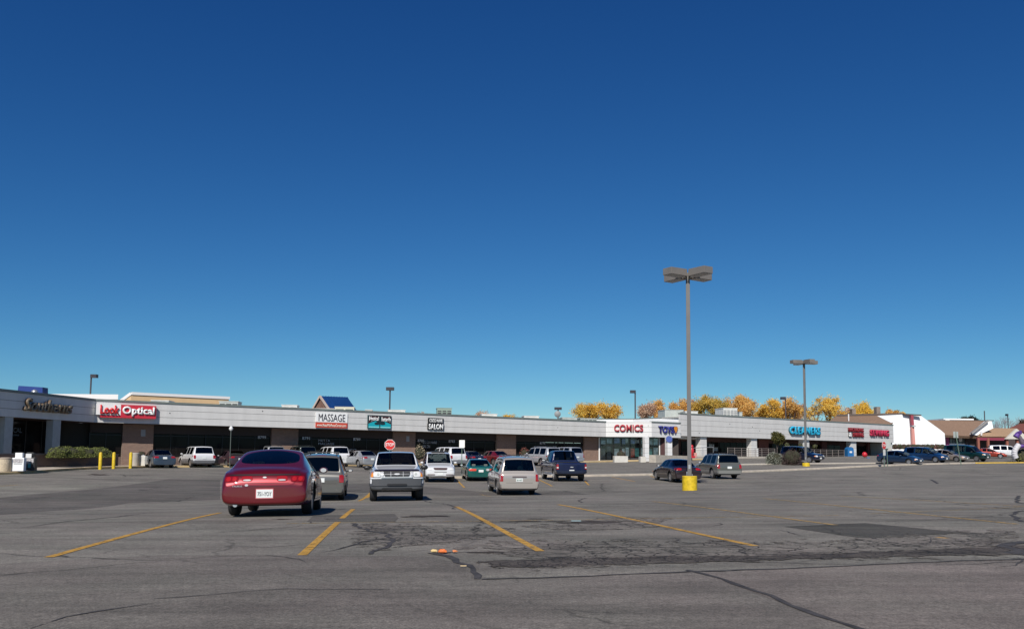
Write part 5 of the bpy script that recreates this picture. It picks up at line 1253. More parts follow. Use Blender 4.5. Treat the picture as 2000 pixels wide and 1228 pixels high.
def car(kind, P, heading, pm, label, L_=None, W=None, H=None, ref='rear', name='parked_car', cat='car', group=None, low=None, rim='five', glass=None, tails=None, rack=False, lod=2, plate='', details=True, seats=M_seat, moon=False, ptint=None, stw=1.0):
    """P: ground point below the middle of the reference end; heading: degrees clockwise from +Y (the way the nose points)"""
    L0,W0,H0,wb,fo,wr,st = ST[kind]
    L_=L_ or L0; W=W or W0; H=H or H0; fx,fy,fz=L_/L0,W/W0,H/H0
    wr*= (1+(fz-1)*.5)
    h=R(heading); fd=Vector((math.sin(h),math.cos(h),0))
    c=P+fd*(L_/2 if ref=='rear' else (-L_/2 if ref=='front' else 0))
    # sit on the slope: z from the four wheels
    sd_=Vector((fd.y,-fd.x,0)); zf=[terr(*(c+fd*a*wb/2*fx+sd_*b*W*.42).xy) for a in (1,-1) for b in (1,-1)]
    pitch=math.atan2((zf[0]+zf[1]-zf[2]-zf[3])/2,wb*fx); roll=math.atan2((zf[0]-zf[1]+zf[2]-zf[3])/2,W*.84)
    root=empty(name,(c.x,c.y,sum(zf)/4+.004),0,label,cat,group)
    root.rotation_euler=(-roll,-pitch,math.atan2(fd.y,fd.x)); 
    G1=glass or G_tint
    # cage ------------------------------------------------------------
    mats=[pm,G1,M_under,low or pm]
    vs=[];fs=[];mi=[]
    def prof(s):
        x,bo,be,to,wm,wbe,wra,cr,fl=s; rail=to-cr
        pts=[(0,bo),(.84*wm,bo),(wm*.985,bo+.07),(wm,lerp(bo,be,.45)),(wm*.995,be-.10 if be-.1>bo+.15 else lerp(bo,be,.8)),(wbe,be),
             (lerp(wbe,wra,.06),lerp(be,rail,.06)),(lerp(wbe,wra,.95),lerp(be,rail,.95)),(wra,rail),(wra*.94,to-cr*.5),(wra*.45,to-cr*.12),(0,to)]
        return [(L_/2-x*fx,y*fy,z*fz) for y,z in pts]
    N=12; PR=[prof(s) for s in st]
    for p in PR:
        vs+=p+[(a,-b,c_) for a,b,c_ in p[1:11]]
    K=22
    def idx(i,j,side): 
        return i*K+j if (side>0 or j in (0,11)) else i*K+11+j
    for i in range(len(st)-1):
        fl=st[i][8]
        for j in range(11):
            mm=0
            if 'S' in fl and j==6: mm=1
            if 'W' in fl and j in (9,10): mm=1
            if j==0 and 1<i<len(st)-3: mm=2
            if j in (1,2) and low: mm=3
            for sgn in (1,-1):
                f=[idx(i,j,sgn),idx(i,j+1,sgn),idx(i+1,j+1,sgn),idx(i+1,j,sgn)]
                if sgn>0: f=f[::-1]
                fs.append(f); mi.append(mm)
    for i,fr in ((0,True),(len(st)-1,False)):
        for j in range(11):
            a,b_,c_,d_=idx(i,j,1),idx(i,j+1,1),idx(i,j+1,-1),idx(i,j,-1)
            f=[q for k,q in enumerate((a,b_,c_,d_)) if q not in (a,b_,c_,d_)[:k]]
            fs.append(f if fr else f[::-1]); mi.append(3 if (low and j<3) else 0)
    me=bpy.data.meshes.new('body'); me.from_pydata(vs,[],fs)
    for q in mats: me.materials.append(q)
    me.polygons.foreach_set('material_index',mi)
    bm=bmesh.new(); bm.from_mesh(me); bmesh.ops.recalc_face_normals(bm,faces=bm.faces)
    cl=bm.edges.layers.float.new('crease_edge')
    for e_ in bm.edges:
        ms={f.material_index for f in e_.link_faces}
        if 1 in ms and len(ms)>1: e_[cl]=.0 if kind=='oval' else .75
        if 2 in ms and len(ms)>1: e_[cl]=.6
    if kind in('pickup',):
        for e_ in bm.edges:
            a,b_=e_.verts
            if min(L_/2-a.co.x,L_/2-b_.co.x)>3.55*fx and abs(a.co.z-b_.co.z)<.08*fz and a.co.z>1.1*fz and abs(abs(a.co.y)-.92*fy)<.08: e_[cl]=.7
    vl=bm.verts.layers.float.new('crease_vert')
    if kind!='oval':
        for v_ in bm.verts:
            if sum(f.material_index==1 for f in v_.link_faces)==1: v_[vl]=.8
    bm.to_mesh(me); bm.free()
    ob=bpy.data.objects.new('body',me); C.objects.link(ob)
    md=ob.modifiers.new('s','SUBSURF'); md.levels=lod; md.render_levels=lod
    cut=MB(); hwy=W/2
    wx_=[L_/2-fo*fx, L_/2-(fo+wb)*fx]
    for xw in wx_:
        for s_ in (1,-1):
            cut.cyl((xw,s_*(hwy-.42),wr+.005),(xw,s_*(hwy+.3),wr+.005),wr+.065,n=28,mi=2)
    co=cut.build('c',mats)
    bo_=ob.modifiers.new('b','BOOLEAN'); bo_.object=co; bo_.operation='DIFFERENCE'; bo_.solver='EXACT'
    cuts=[co]
    if kind=='pickup':
        c2=MB().box(L_/2-5.50*fx,L_/2-3.68*fx,-.84*fy,.84*fy,.80*fz,1.6*fz,mi=2).build('c2',mats); cuts.append(c2)
        b2=ob.modifiers.new('b2','BOOLEAN'); b2.object=c2; b2.operation='DIFFERENCE'; b2.solver='EXACT'
    bpy.context.view_layer.update()
    dg=bpy.context.evaluated_depsgraph_get()
    me2=bpy.data.meshes.new_from_object(ob.evaluated_get(dg))
    for q in cuts: bpy.data.objects.remove(q)
    bpy.data.objects.remove(ob); bpy.data.meshes.remove(me)
    full=bmesh.new(); full.from_mesh(me2)
    if kind=='oval':          # round the corners of the back light
        gw=[f for f in full.faces if f.material_index==1 and f.normal.x<-.15 and abs(f.normal.y)<.75 and f.calc_center_median().x<0 and abs(f.calc_center_median().y)<.80*fy]
        xa=max(f.calc_center_median().x for f in gw); xb=min(f.calc_center_median().x for f in gw); ym=max(abs(f.calc_center_median().y) for f in gw)
        for f in gw:
            c_=f.calc_center_median(); u=c_.y/(ym*1.03); v=(c_.x-(xa+xb)/2)/((xa-xb)/2*1.03)
            if abs(u)**2.9+abs(v)**2.9>1: f.material_index=0
        for it in range(10):
            mv=[]
            for v_ in full.verts:
                be_=[e_ for e_ in v_.link_edges if len(e_.link_faces)==2 and (e_.link_faces[0].material_index==1)!=(e_.link_faces[1].material_index==1)]
                if len(be_)==2: mv.append((v_,v_.co*.4+(be_[0].other_vert(v_).co+be_[1].other_vert(v_).co)*.3))
            for v_,c_ in mv: v_.co=c_
    for f in full.faces: f.smooth=True
    bvh=BVHTree.FromBMesh(full)
    # split into body and panes -------------------------------------------
    gf_=[f for f in full.faces if f.material_index==1]
    seen=set(); comps=[]
    for f in gf_:
        if f.index in seen: continue
        stack=[f]; comp=[]; seen.add(f.index)
        while stack:
            q=stack.pop(); comp.append(q)
            for e_ in q.edges:
                for r_ in e_.link_faces:
                    if r_.material_index==1 and r_.index not in seen: seen.add(r_.index); stack.append(r_)
        comps.append(comp)
    for comp in comps:
        cen=sum((f.calc_center_median() for f in comp),Vector())/len(comp); nr=sum((f.normal*f.calc_area() for f in comp),Vector()).normalized()
        nm='side_window' if abs(nr.y)>.6 else ('windshield' if nr.x>0 else 'rear_window')
        ids={}; v_=[]; f_=[]
        for f in comp:
            q=[]
            for v in f.verts:
                if v.index not in ids: ids[v.index]=len(v_); v_.append(tuple(v.co))
                q.append(ids[v.index])
            f_.append(q)
        mg=bpy.data.meshes.new(nm); mg.from_pydata(v_,[],f_); mg.materials.append(G1 if kind=='pickup' or nm!='windshield' else G_clear); mg.polygons.foreach_set('use_smooth',[True]*len(f_))
        link(nm,mg,root)
    bmesh.ops.delete(full,geom=gf_,context='FACES')
    for e_ in full.edges:
        if len(e_.link_faces)==2 and e_.calc_face_angle(0)>.7: e_.smooth=False
    mb_=bpy.data.meshes.new('body')
    for q in mats: mb_.materials.append(q)
    full.to_mesh(mb_); full.free(); bpy.data.meshes.remove(me2)
    body=link('body',mb_,root)
    # surface-following panels ------------------------------------------
    def panel(nm, quad, side, mt, off=.008, n=8, m_=4, rnd_=0.0, parent=root, thick=.02, skip=False):
        "quad corners (bl,br,tr,tl) in the side's plane; side: rear front left right"
        g_=[]; last=None
        for i in range(m_+1):
            for j in range(n+1):
                u,v=j/n*2-1,i/m_*2-1
                if rnd_:
                    uu=u*math.sqrt(1-v*v/2); vv=v*math.sqrt(1-u*u/2); u2,v2=lerp(u,uu,rnd_),lerp(v,vv,rnd_)
                else: u2,v2=u,v
                s_,t_=(u2+1)/2,(v2+1)/2
                a=lerp(lerp(quad[0][0],quad[1][0],s_),lerp(quad[3][0],quad[2][0],s_),t_); b_=lerp(lerp(quad[0][1],quad[1][1],s_),lerp(quad[3][1],quad[2][1],s_),t_)
                if side in('rear','front'):
                    sg=-1 if side=='rear' else 1; o=Vector((sg*6,a*fy,b_*fz)); d=Vector((-sg,0,0))
                else:
                    sg=1 if side=='left' else -1; o=Vector((L_/2-a*fx,sg*4,b_*fz)); d=Vector((0,-sg,0))
                hit=bvh.ray_cast(o,d)
                if hit[0] is not None and abs(hit[0].x)<=L_/2+.05: p=hit[0]-d*off; last=p
                else: p=None
                g_.append(p)
        if last is None: return None
        for k in range(len(g_)):
            if g_[k] is None:
                best=min((q for q in g_ if q is not None), key=lambda q: 0)
                near=[g_[kk] for kk in range(len(g_)) if g_[kk] is not None]
                i,j=divmod(k,n+1); bd=1e9
                for kk,q in enumerate(g_):
                    if q is None: continue
                    ii,jj=divmod(kk,n+1); dd=(ii-i)**2+(jj-j)**2
                    if dd<bd: bd=dd; bq=q
                g_[k]=bq
        back=[p+d*(thick) for p in g_]
        F=[(i*(n+1)+j,i*(n+1)+j+1,(i+1)*(n+1)+j+1,(i+1)*(n+1)+j) for i in range(m_) for j in range(n)]
        B=len(g_); ring=[j for j in range(n+1)]+[i*(n+1)+n for i in range(1,m_+1)]+[m_*(n+1)+j for j in range(n-1,-1,-1)]+[i*(n+1) for i in range(m_-1,0,-1)]
        F+= [(ring[k],ring[(k+1)%len(ring)],B+ring[(k+1)%len(ring)],B+ring[k]) for k in range(len(ring))]
        mbp=MB().add([tuple(p) for p in g_]+[tuple(p) for p in back],F); o=mbp.build(nm,mt,parent,smooth=True)
        return o
    root_panel=panel
    def q4(x0,x1,z0,z1): return [(x0,z0),(x1,z0),(x1,z1),(x0,z1)]
    # wheels ---------------------------------------------------------------
    ww=.22 if kind!='pickup' else .27
    td,rd=wheel_meshes(wr,ww,rim)
    for xw in wx_:
        for s_ in (1,-1):
            w_=link('wheel',td,root,(xw,s_*(hwy-.135*stw-ww*.12),wr),(0,0,0 if s_>0 else math.pi)); link('rim',rd,w_)
    # interior --------------------------------------------------------------
    z0=.32*fz; roofx=st[6][0]
    inn=MB().box(L_/2-(st[-1][0]-.35)*fx,L_/2-(st[3][0]-.0)*fx,-.78*fy,.78*fy,z0,z0+.05).build('cabin_floor',M_seatd,root)
    sx0=roofx+.15
    for s_ in (1,-1):
        b=MB(); xx=L_/2-(sx0+.55)*fx; zz=(st[6][2]-.50)*fz
        b.box(xx-.05,xx+.5,s_*.38-.25,s_*.38+.25,zz-.12,zz+.06); b.box(xx-.20,xx-.05,s_*.38-.25,s_*.38+.25,zz,zz+.58); b.box(xx-.21,xx-.10,s_*.38-.13,s_*.38+.13,zz+.62,zz+.80)
        b.build('seat',seats,root,bevel=.04)
    if kind!='pickup':
        b=MB(); xx=L_/2-(sx0+1.50)*fx; b.box(xx-.05,xx+.45,-.65,.65,zz-.12,zz+.06); b.box(xx-.20,xx-.05,-.65,.65,zz,zz+.50)
        for s_ in (.38,-.38): b.box(xx-.20,xx-.10,s_-.12,s_+.12,zz+.52,zz+.66)
        b.build('seat',seats,root,bevel=.04)
    xd=L_/2-(st[4][0]+.32)*fx
    MB().box(xd-.3,xd+.2,-.72*fy,.72*fy,(st[4][2]-.22)*fz,(st[4][2]+.03)*fz).build('dashboard',M_seatd,root,bevel=.03)
    sw=MB().lathe([(.17,-.012),(.19,0),(.17,.012),(.16,0)],axis='z',n=18).build('steering_wheel',M_seatd,root); sw.location=(xd-.42,.38,(st[4][2]+.06)*fz); sw.rotation_euler=(0,R(-62),0)
    # doors: gaps, handles, mirrors ----------------------------------------------
    be=st[6][2]; lo=st[6][1]+.12; A_=st[5][0]-.18; Bp=(st[7][0]+st[8][0])/2; Cp=st[9][0]+.05 if kind!='pickup' else 3.35
    if details:
        for sd2 in ('left','right'):
            for xg in (A_,Bp,Cp-.02):
                panel('door_gap',q4(xg-.006,xg+.006,lo,be+.03),sd2,M_seam,.003,1,8,thick=.01)
            panel('door_gap',q4(A_,Cp-.02,lo-.006,lo+.006),sd2,M_seam,.003,12,1,thick=.01)
            for xg in (Bp-.20,Cp-.28):
                panel('door_handle',q4(xg-.08,xg+.08,be-.12,be-.085),sd2,pm if kind!='pickup' else M_black,.03,3,1,.6,thick=.03)
            if kind in('sedan','oval','minivan','suv') : panel('side_moulding',q4(A_+.03,Cp-.06,lerp(lo,be,.42),lerp(lo,be,.42)+.05),sd2,low or pm,.016,12,1,thick=.02)
    for s_ in (1,-1):
        xm=L_/2-(st[5][0]+.02)*fx; ym=s_*(st[5][5]*fy+.12); zm=(st[5][2]+.09)*fz; big=1.35 if kind in('pickup','van') else 1
        m_=MB().blob((xm,ym,zm),.075,.105*big,.07*big,2,.02,12).build('door_mirror',M_black if kind in('pickup','van') else pm,root,smooth=True)
        MB().box(xm-.02,xm+.03,min(ym,ym-s_*.17),max(ym,ym-s_*.17),zm-.05,zm-.015).build('bracket',M_black,m_)
        mg=MB().lathe([(.001,0),(.052,0),(.052,.004)],axis='z',n=12).build('mirror_glass',M_chrome,m_); mg.location=(xm-.075,ym,zm); mg.rotation_euler=(0,R(90),0); mg.scale=(1,1.4*big,1)
    if rack:
        for s_ in (1,-1):
            yr=s_*(st[8][6]-.10)*fy; b=MB(); x1=L_/2-(st[6][0]+.35)*fx; x2=L_/2-(st[11][0]-.05)*fx
            b.cyl((x1,yr,H+.035),(x2,yr,H+.035),.018,n=8)
            for xx in (x1,(x1+x2)/2,x2): b.box(xx-.04,xx+.04,yr-.015,yr+.015,H-.06,H+.035)
            b.build('roof_rail',M_black if rack is True else rack,root)
        for xx in (x1-.3,x2+.5): MB().box(xx-.03,xx+.03,-.60*fy,.60*fy,H+.03,H+.06).build('roof_bar',M_black,root,bevel=.008)
    return root, panel, q4, (L_,W,H,fx,fy,fz,st,wr)

def plate_at(root, panel, side, y, z, w=.31, h=.155, txt='', col=None):
    o=panel('licence_plate',[(y-w/2,z-h/2),(y+w/2,z-h/2),(y+w/2,z+h/2),(y-w/2,z+h/2)],side,M_plate,.02,1,1,thick=.03)
    if txt and o:
        co=[v.co for v in o.data.vertices]; xs_=[c.x for c in co]; zc=(min(c.z for c in co[:4])+max(c.z for c in co[:4]))/2; yc=sum(c.y for c in co[:4])/4
        if side=='rear': M_=Matrix.Translation((min(xs_)-.004,yc+w*.42,zc-h*.28))@Matrix.Rotation(-math.pi/2,4,'Z')
        else: M_=Matrix.Translation((max(xs_)+.004,yc-w*.42,zc-h*.28))@Matrix.Rotation(math.pi/2,4,'Z')
        text_obj(txt,w*.84,h*.52,col or mat('plate_green',(.04,.16,.11)),'plate_number',o,.003,M_,off=.02)
    return o
def std_ends(root,panel,q4,dim,kind,tail='wide',bump=None,rear_plate=('','rear'),head='std',grille=True,pz=None,face=True):
    L_,W,H,fx,fy,fz,st,wr=dim; hw=W/2/fy
    be=st[-4][2]; 
    for s_ in (1,-1):
        def sy(a,b): return sorted((s_*a,s_*b))
        if tail=='wide': y0,y1=sy(hw*.52,hw*.90); panel('tail_light',q4(y0,y1,be-.17,be-.03),'rear',M_tail,.012,6,3,.35)
        elif tail=='tall': y0,y1=sy(hw*.80,hw*.97); panel('tail_light',q4(y0,y1,be-.36,be-.04),'rear',M_tail,.012,3,8,.15); 
        elif tail=='vert': y0,y1=sy(hw*.76,hw*.95); t=panel('tail_light',q4(y0,y1,be-.30,be-.02),'rear',M_tail,.012,3,6,.15)
        y0,y1=sy(hw*.56,hw*.84); z=st[1][2]
        if kind in('suv','pickup','van'): panel('headlight',q4(y0,y1,z-.10,z+.06),'front',M_clear,.012,5,3,.3)
        else: panel('headlight',q4(y0,y1,z-.02,z+.10) if kind!='oval' else q4(y0,y1,z-.04,z+.07),'front',M_clear,.012,6,3,.5)
        panel('side_marker',q4(.12,.26,st[1][2]-.06,st[1][2]+.02),'left' if s_>0 else 'right',M_amber,.01,2,1,.3)
        xe=st[-1][0]; panel('side_marker',q4(xe-.30,xe-.14,be-.15,be-.04),'left' if s_>0 else 'right',M_tail,.01,2,1,.3)
    if grille: 
        g_=panel('grille',q4(-hw*.42,hw*.42,st[1][2]-.10,st[1][2]+.05),'front',M_black,.014,8,3,.25)
        for k in range(2): panel('grille_bar',q4(-hw*.40,hw*.40,st[1][2]-.06+.05*k,st[1][2]-.045+.05*k),'front',M_chrome,.024,6,1,parent=g_)
    bm_=bump
    bz0,bz1=(st[-1][1]+.04,st[-1][1]+.26)
    panel('rear_bumper',q4(-hw*.90,hw*.90,bz0,bz1),'rear',bump,.05,14,4,.12,thick=.06) if bump else None
    bz=st[0][1]+.02; panel('front_bumper',q4(-hw*.80,hw*.80,bz,bz+.16),'front',bump,.05,14,3,.12,thick=.06) if bump else None
    z=pz if pz else (be-.30 if kind in('suv','minivan','van') else be-.26)
    plate_at(root,panel,'rear',0,z,txt=rear_plate[0])
    if kind!='pickup': panel('lid_gap',q4(-hw*.66,hw*.66,z-.13,z-.12),'rear',M_seam,.003,10,1,thick=.01)
    plate_at(root,panel,'front',0,st[0][1]+.14)

HS,HF,HR = -9.0,-36.7,143.0
def simple(kind,px,D,hd,pm,label,tail='wide',ref='rear',bump=None,L_=None,W=None,H=None,group=None,low=None,rack=False,lod=2,rim='five',glass=None,cat='car',name='parked_car',txt='',details=True,pz=None,grille=True):
    P=G(px,D)
    r,pn,q4,dim=car(kind,P,hd,pm,label,L_,W,H,ref,name,cat,group,low,rim,glass,rack=rack,lod=lod,details=details)
    std_ends(r,pn,q4,dim,kind,tail,bump,(txt,),pz=pz,grille=grille); return r,pn,q4,dim

# 1 dark red oval sedan, nearest -------------------------------------------------
pm=mat('paint_deep_red',(.15,.003,.008),.36,metal=.5,coat=1.0,nscale=60,namt=.06)
P=G(519,17.4); r,pn,q4,dim=car('oval',P,HS,pm,'glossy dark red sedan with oval rear window, nearest car in the lot',rim='cover',glass=G_clear,lod=3,H=1.47,seats=mat('light_seat',(.42,.42,.38),.9))
L_,W,H,fx,fy,fz,st,wr=dim
for s_ in (1,-1):
    y=sorted((s_*.80,s_*.52)); t=pn('tail_light',q4(y[0],y[1],.685,.80),'rear',mat('tail_dark_red',(.20,.005,.006),.12,coat=1),.012,10,4,.35)
    for a in (.60,.72):
        pn('bulb_lens',q4(s_*a-.045,s_*a+.045,.70,.79),'rear',mat('tail_bright_red',(.36,.010,.009),.2,coat=1),.020,4,4,.9,parent=t)
    y=sorted((s_*.46,s_*.24)); t=pn('reverse_light',q4(y[0],y[1],.70,.80),'rear',M_tail,.012,8,4,.5); pn('reverse_lens',q4(y[0]+.03,y[1]-.03,.705,.74),'rear',mat('grey_lens',(.38,.36,.36),.2,coat=1),.020,6,2,.8,parent=t)
    y=sorted((s_*.78,s_*.48)); pn('headlight',q4(y[0],y[1],.50,.60),'front',M_clear,.012,6,3,.6)
pn('dark_applique',[(-.74,.815),(.74,.815),(.70,.84),(-.70,.84)],'rear',M_black,.010,20,2,.1)
b_=pn('badge',q4(-.04,.04,.76,.79),'rear',M_chrome,.018,4,2,.9); 
pn('sticker',q4(.32,.39,.60,.645),'rear',mat('grey_sticker',(.42,.42,.44),.5),.010,4,3,.95)
text_m=Matrix.Translation((-L_/2-.004,.64,.615))@Matrix.Rotation(-math.pi/2,4,'Z'); text_obj('TAURUS',.20,.03,M_chrome,'model_lettering',r,.004,text_m)
fr=pn('plate_frame',q4(-.19,.17,.355,.555),'rear',mat('pink_red_frame',(.50,.10,.11),.4),.016,2,2,.05,thick=.05)
plate_at(r,pn,'rear',-.01,.455,.33,.165,'751-YOY',mat('plate_grey',(.20,.22,.22)))
pn('bumper_line',q4(-.86,.86,.60,.606),'rear',M_seam,.002,16,1,thick=.01); pn('lid_gap',[(-.50,.66),(.50,.66),(.50,.668),(-.50,.668)],'rear',M_seam,.003,12,1,thick=.01)
mf=MB().cyl((-L_/2+.05,.58,.25),(-L_/2+.45,.58,.25),.045,n=12).build('exhaust_pipe',M_steel,r)
plate_at(r,pn,'front',0,.40)
# 2 grey minivan-like SUV ahead of it
r,pn,q4,dim=simple('minivan',627,32.6,HS,paint('warm_grey',(.135,.13,.118)),'grey SUV with red tail lights parked just ahead of the dark red sedan','vert',H=1.83,W=1.86,L_=4.85,rim='five',low=M_bump,bump=paint('grey_bumper',(.13,.13,.12)),rack=True,pz=.78)
pn('roof_spoiler_light',q4(-.18,.18,1.68,1.70),'rear',M_tail,.01,3,1,thick=.02)
# 3 white pickup facing the camera -----------------------------------------------
pw=paint('white',(.66,.665,.67),0.0)
P=G(777,30.6); r,pn,q4,dim=car('pickup',P,180+HS,pw,'white pickup with grey front bumper and dark hood shield facing the camera',W=2.02,H=1.88,L_=5.5,ref='front',name='pickup_truck',cat='pickup truck',rim='five',low=mat('charcoal_cladding',(.06,.06,.065),.5))
L_,W,H,fx,fy,fz,st,wr=dim
fb=pn('front_bumper',[(-.97,.56),(.97,.56),(.99,.82),(-.99,.82)],'front',mat('charcoal_bumper',(.06,.063,.068),.45),.09,18,6,.10,thick=.14)
lw=pn('lower_bumper',[(-.84,.40),(.84,.40),(.97,.57),(-.97,.57)],'front',MATS['charcoal_bumper'],.06,18,4,.12,thick=.16)
pn('air_opening',q4(-.36,.36,.57,.64),'front',M_black,.115,8,2,.3,parent=fb,thick=.03); pn('air_opening',q4(-.55,.55,.42,.50),'front',M_black,.085,8,2,.3,parent=lw,thick=.03)
plate_at(r,pn,'front',.0,.57,.31,.16,'454-OCZ'); bpy.data.objects.get('licence_plate')
gr=pn('grille',[(-.44,.87),(.44,.87),(.50,1.10),(-.50,1.10)],'front',M_black,.02,14,6,.32,thick=.04)
for k in range(5):
    z=.885+.045*k; pn('grille_bar',q4(-.45,.45,z,z+.009),'front',M_bump if k%2 else M_chrome,.032,12,1,parent=gr,thick=.015)
for a in (-.22,.22): pn('grille_bar',q4(a-.008,a+.008,.88,1.09),'front',M_chrome,.034,1,5,parent=gr,thick=.015)
for a,b in (((-.56,.845),(.56,.875)),((-.58,1.10),(.58,1.125))): pn('grille_frame',[(a[0],a[1]),(b[0],a[1]),(b[0],b[1]),(a[0],b[1])],'front',M_chrome,.045,14,2,.2,parent=gr,thick=.05)
for s_ in (1,-1):
    y=sorted((s_*.49,s_*.56)); pn('grille_frame',q4(y[0],y[1],.86,1.12),'front',M_chrome,.045,2,5,.3,parent=gr,thick=.05)
pn('badge',q4(-.10,.10,.955,1.015),'front',M_chrome,.05,6,4,.9,parent=gr,thick=.02)
for s_ in (1,-1):
    y=sorted((s_*.57,s_*.95)); pn('lamp_surround',q4(y[0],y[1],.865,1.10),'front',M_bump,.012,7,5,.25); y=sorted((s_*.58,s_*.84)); hl=pn('headlight',q4(y[0],y[1],.88,1.09),'front',M_clear,.02,7,5,.35)
    y=sorted((s_*.84,s_*.94)); pn('turn_signal',q4(y[0],y[1],.88,1.08),'front',M_amber,.02,4,4,.25)
    y=sorted((s_*.62,s_*.72)); pn('reflector',q4(y[0],y[1],.94,1.03),'front',M_unit,.026,4,4,.9,parent=hl,thick=.01)
    y=sorted((s_*.86,s_*.97)); pn('tail_light',q4(y[0],y[1],.72,1.05),'rear',M_tail,.012,3,6,.1)
pn('hood_shield',[(-.84,1.10),(.84,1.10),(.78,1.165),(-.78,1.165)],'front',mat('smoke_shield',(.018,.011,.012),.45),.10,18,3,.2,thick=.12)
MB().box(L_/2-.8,L_/2-.35,-.5,.5,.34,.42).build('skid_plate',M_under,r)
plate_at(r,pn,'rear',0,.75)
# 4 white SUV facing camera
P=G(861,50.5); r,pn,q4,dim=car('suv',P,180+HS,pw,'white luxury SUV facing the camera, parked right behind the white pickup',W=1.86,H=1.80,L_=4.6,ref='front',rim='five')
pn('grille',[(-.36,.74),(.36,.74),(.44,.86),(-.44,.86)],'front',mat('dark_red_grille',(.06,.03,.03),.4),.02,10,3,.3)
for s_ in (1,-1):
    y=sorted((s_*.50,s_*.84)); pn('headlight',[(y[0],.72),(y[1],.72),(y[1],.88),(y[0],.88)],'front',M_clear,.016,6,4,.8)
    y=sorted((s_*.30,s_*.78)); pn('fog_slot',q4(y[0],y[1],.44,.49),'front',mat('slot_brown',(.10,.06,.055),.6),.02,6,1,.3)
    y=sorted((s_*.72,s_*.88)); pn('tail_light',q4(y[0],y[1],.72,.95),'rear',M_tail,.012,3,4,.2)
pn('air_slot',q4(-.40,.40,.60,.635),'front',mat('slot_grey',(.10,.10,.10),.6),.01,8,1,.3); plate_at(r,pn,'front',0,.50)
MB().box(-.9,.1,-.42,.42,1.79,1.83).build('sunroof',M_black,r,bevel=.01)
# 5 teal sedan
r,pn,q4,dim=simple('sedan',940,52.6,HS,paint('teal',(.005,.095,.082),.2),'teal green sedan with amber red tail lights parked left of the gold minivan',tail=None,W=1.74,H=1.36,L_=4.5,glass=G_clear,bump=paint('teal2',(.006,.10,.085)),pz=.68)
for s_ in (1,-1):
    y=sorted((s_*.30,s_*.80)); pn('tail_light',q4(y[0],y[1],.68,.82),'rear',mat('orange_red_tail',(.65,.06,.02),.2,coat=1),.014,8,3,.35)
# 6 gold minivan
pg=paint('champagne',(.40,.36,.32),.35)
r,pn,q4,dim=simple('minivan',1015,38.2,HS,pg,'champagne minivan with dented rear bumper beside the dark blue pickup','tall',glass=G_clear,rack=M_rimd,low=paint('lower_grey',(.20,.18,.17)),bump=pg,H=1.77,rim='multi',pz=.70,name='minivan',cat='minivan',txt='241-HOT')
pn('tailgate_trim',q4(-.33,.33,.82,.87),'rear',mat('brown_trim',(.12,.09,.085),.4),.03,8,2,.1,thick=.03)
# 7 dark blue pickup
pb=paint('navy_blue',(.001,.007,.042),.1)
P=G(1117,52.5); r,pn,q4,dim=car('pickup',P,HS,pb,'dark blue crew cab pickup seen from behind, right of the champagne minivan',W=1.98,H=1.92,L_=5.6,ref='rear',name='pickup_truck',cat='pickup truck',rim='five',glass=G_tint)
for s_ in (1,-1):
    y=sorted((s_*.84,s_*.97)); t=pn('tail_light',q4(y[0],y[1],.74,1.06),'rear',M_tail,.014,3,6,.1); pn('reverse_lens',q4(y[0]+.01,y[1]-.01,.82,.89),'rear',M_clear,.022,2,2,parent=t)
    y=sorted((s_*.50,s_*.86)); pn('headlight',q4(y[0],y[1],.80,.98),'front',M_clear,.014,5,4,.3)
pn('rear_bumper',q4(-.96,.96,.50,.66),'rear',mat('navy_bumper',(.012,.018,.04),.4),.12,14,3,.1,thick=.14); plate_at(r,pn,'rear',0,.64,.31,.16); 
r.children[-1].location.x-=.13
pn('badge',q4(-.11,.11,.86,.91),'rear',M_chrome,.02,5,3,.9); pn('tailgate_gap',q4(-.82,.82,.69,.695),'rear',M_seam,.003,8,1,thick=.01)
MB().box(-1.6,1.4,.93,1.06,.36,.42).build('running_board',M_chrome,r); MB().box(-1.6,1.4,-1.06,-.93,.36,.42).build('running_board',M_chrome,r)
# 8 maroon sedan behind the lamp post
pmr=paint('dark_plum',(.016,.006,.008),.1)
r,pn,q4,dim=simple('sedan',1345,51.8,HS,pmr,'old boxy dark plum sedan parked behind the tall lamp post','wide',W=1.75,H=1.43,L_=4.75,glass=G_clear,bump=mat('black_bumper',(.03,.02,.022),.5),rim='multi',pz=.62)
# 9 grey SUV beside it
r,pn,q4,dim=simple('suv',1425,57.3,HS,paint('grey_green',(.115,.12,.105),.3),'grey green boxy SUV parked right of the lamp post','vert',W=1.82,H=1.70,L_=4.55,low=paint('cladding_grey',(.15,.15,.145),.1),bump=paint('bumper_grey',(.20,.20,.185),.1),rack=True,pz=.80)
# row along the shops ---------------------------------------------------------
GR='cars parked nose-in along the shops'
def row(kind,px,D,pm,label,**k): return simple(kind,px,D,HF,pm,label,group=GR,**k)
row('sedan',323,65.3,paint('blue_grey',(.05,.075,.11)),'blue grey sedan, leftmost car nose-in at the shops',W=1.76,H=1.44,L_=4.5,pz=.78)
wj,pn,q4,dim=row('suv',400,69.0,pw,'white boxy SUV with grey lower cladding right of the blue grey sedan',tail='vert',low=M_bump,bump=M_bump,H=1.76,pz=.80)
row('sedan',433,73.5,paint('black',(.008,.008,.010),.1),'black sedan half hidden behind the white boxy SUV',L_=4.6)
row('sedan',470,71.5,paint('dark_maroon_grey',(.07,.04,.05)),'dark maroon grey sedan just left of the big dark red sedan',L_=4.6,H=1.45)
row('suv',542,75.5,paint('silver',(.36,.37,.38)),'silver SUV whose roof shows just above the big dark red sedan',tail='tall',H=1.85,L_=4.9,rack=True)
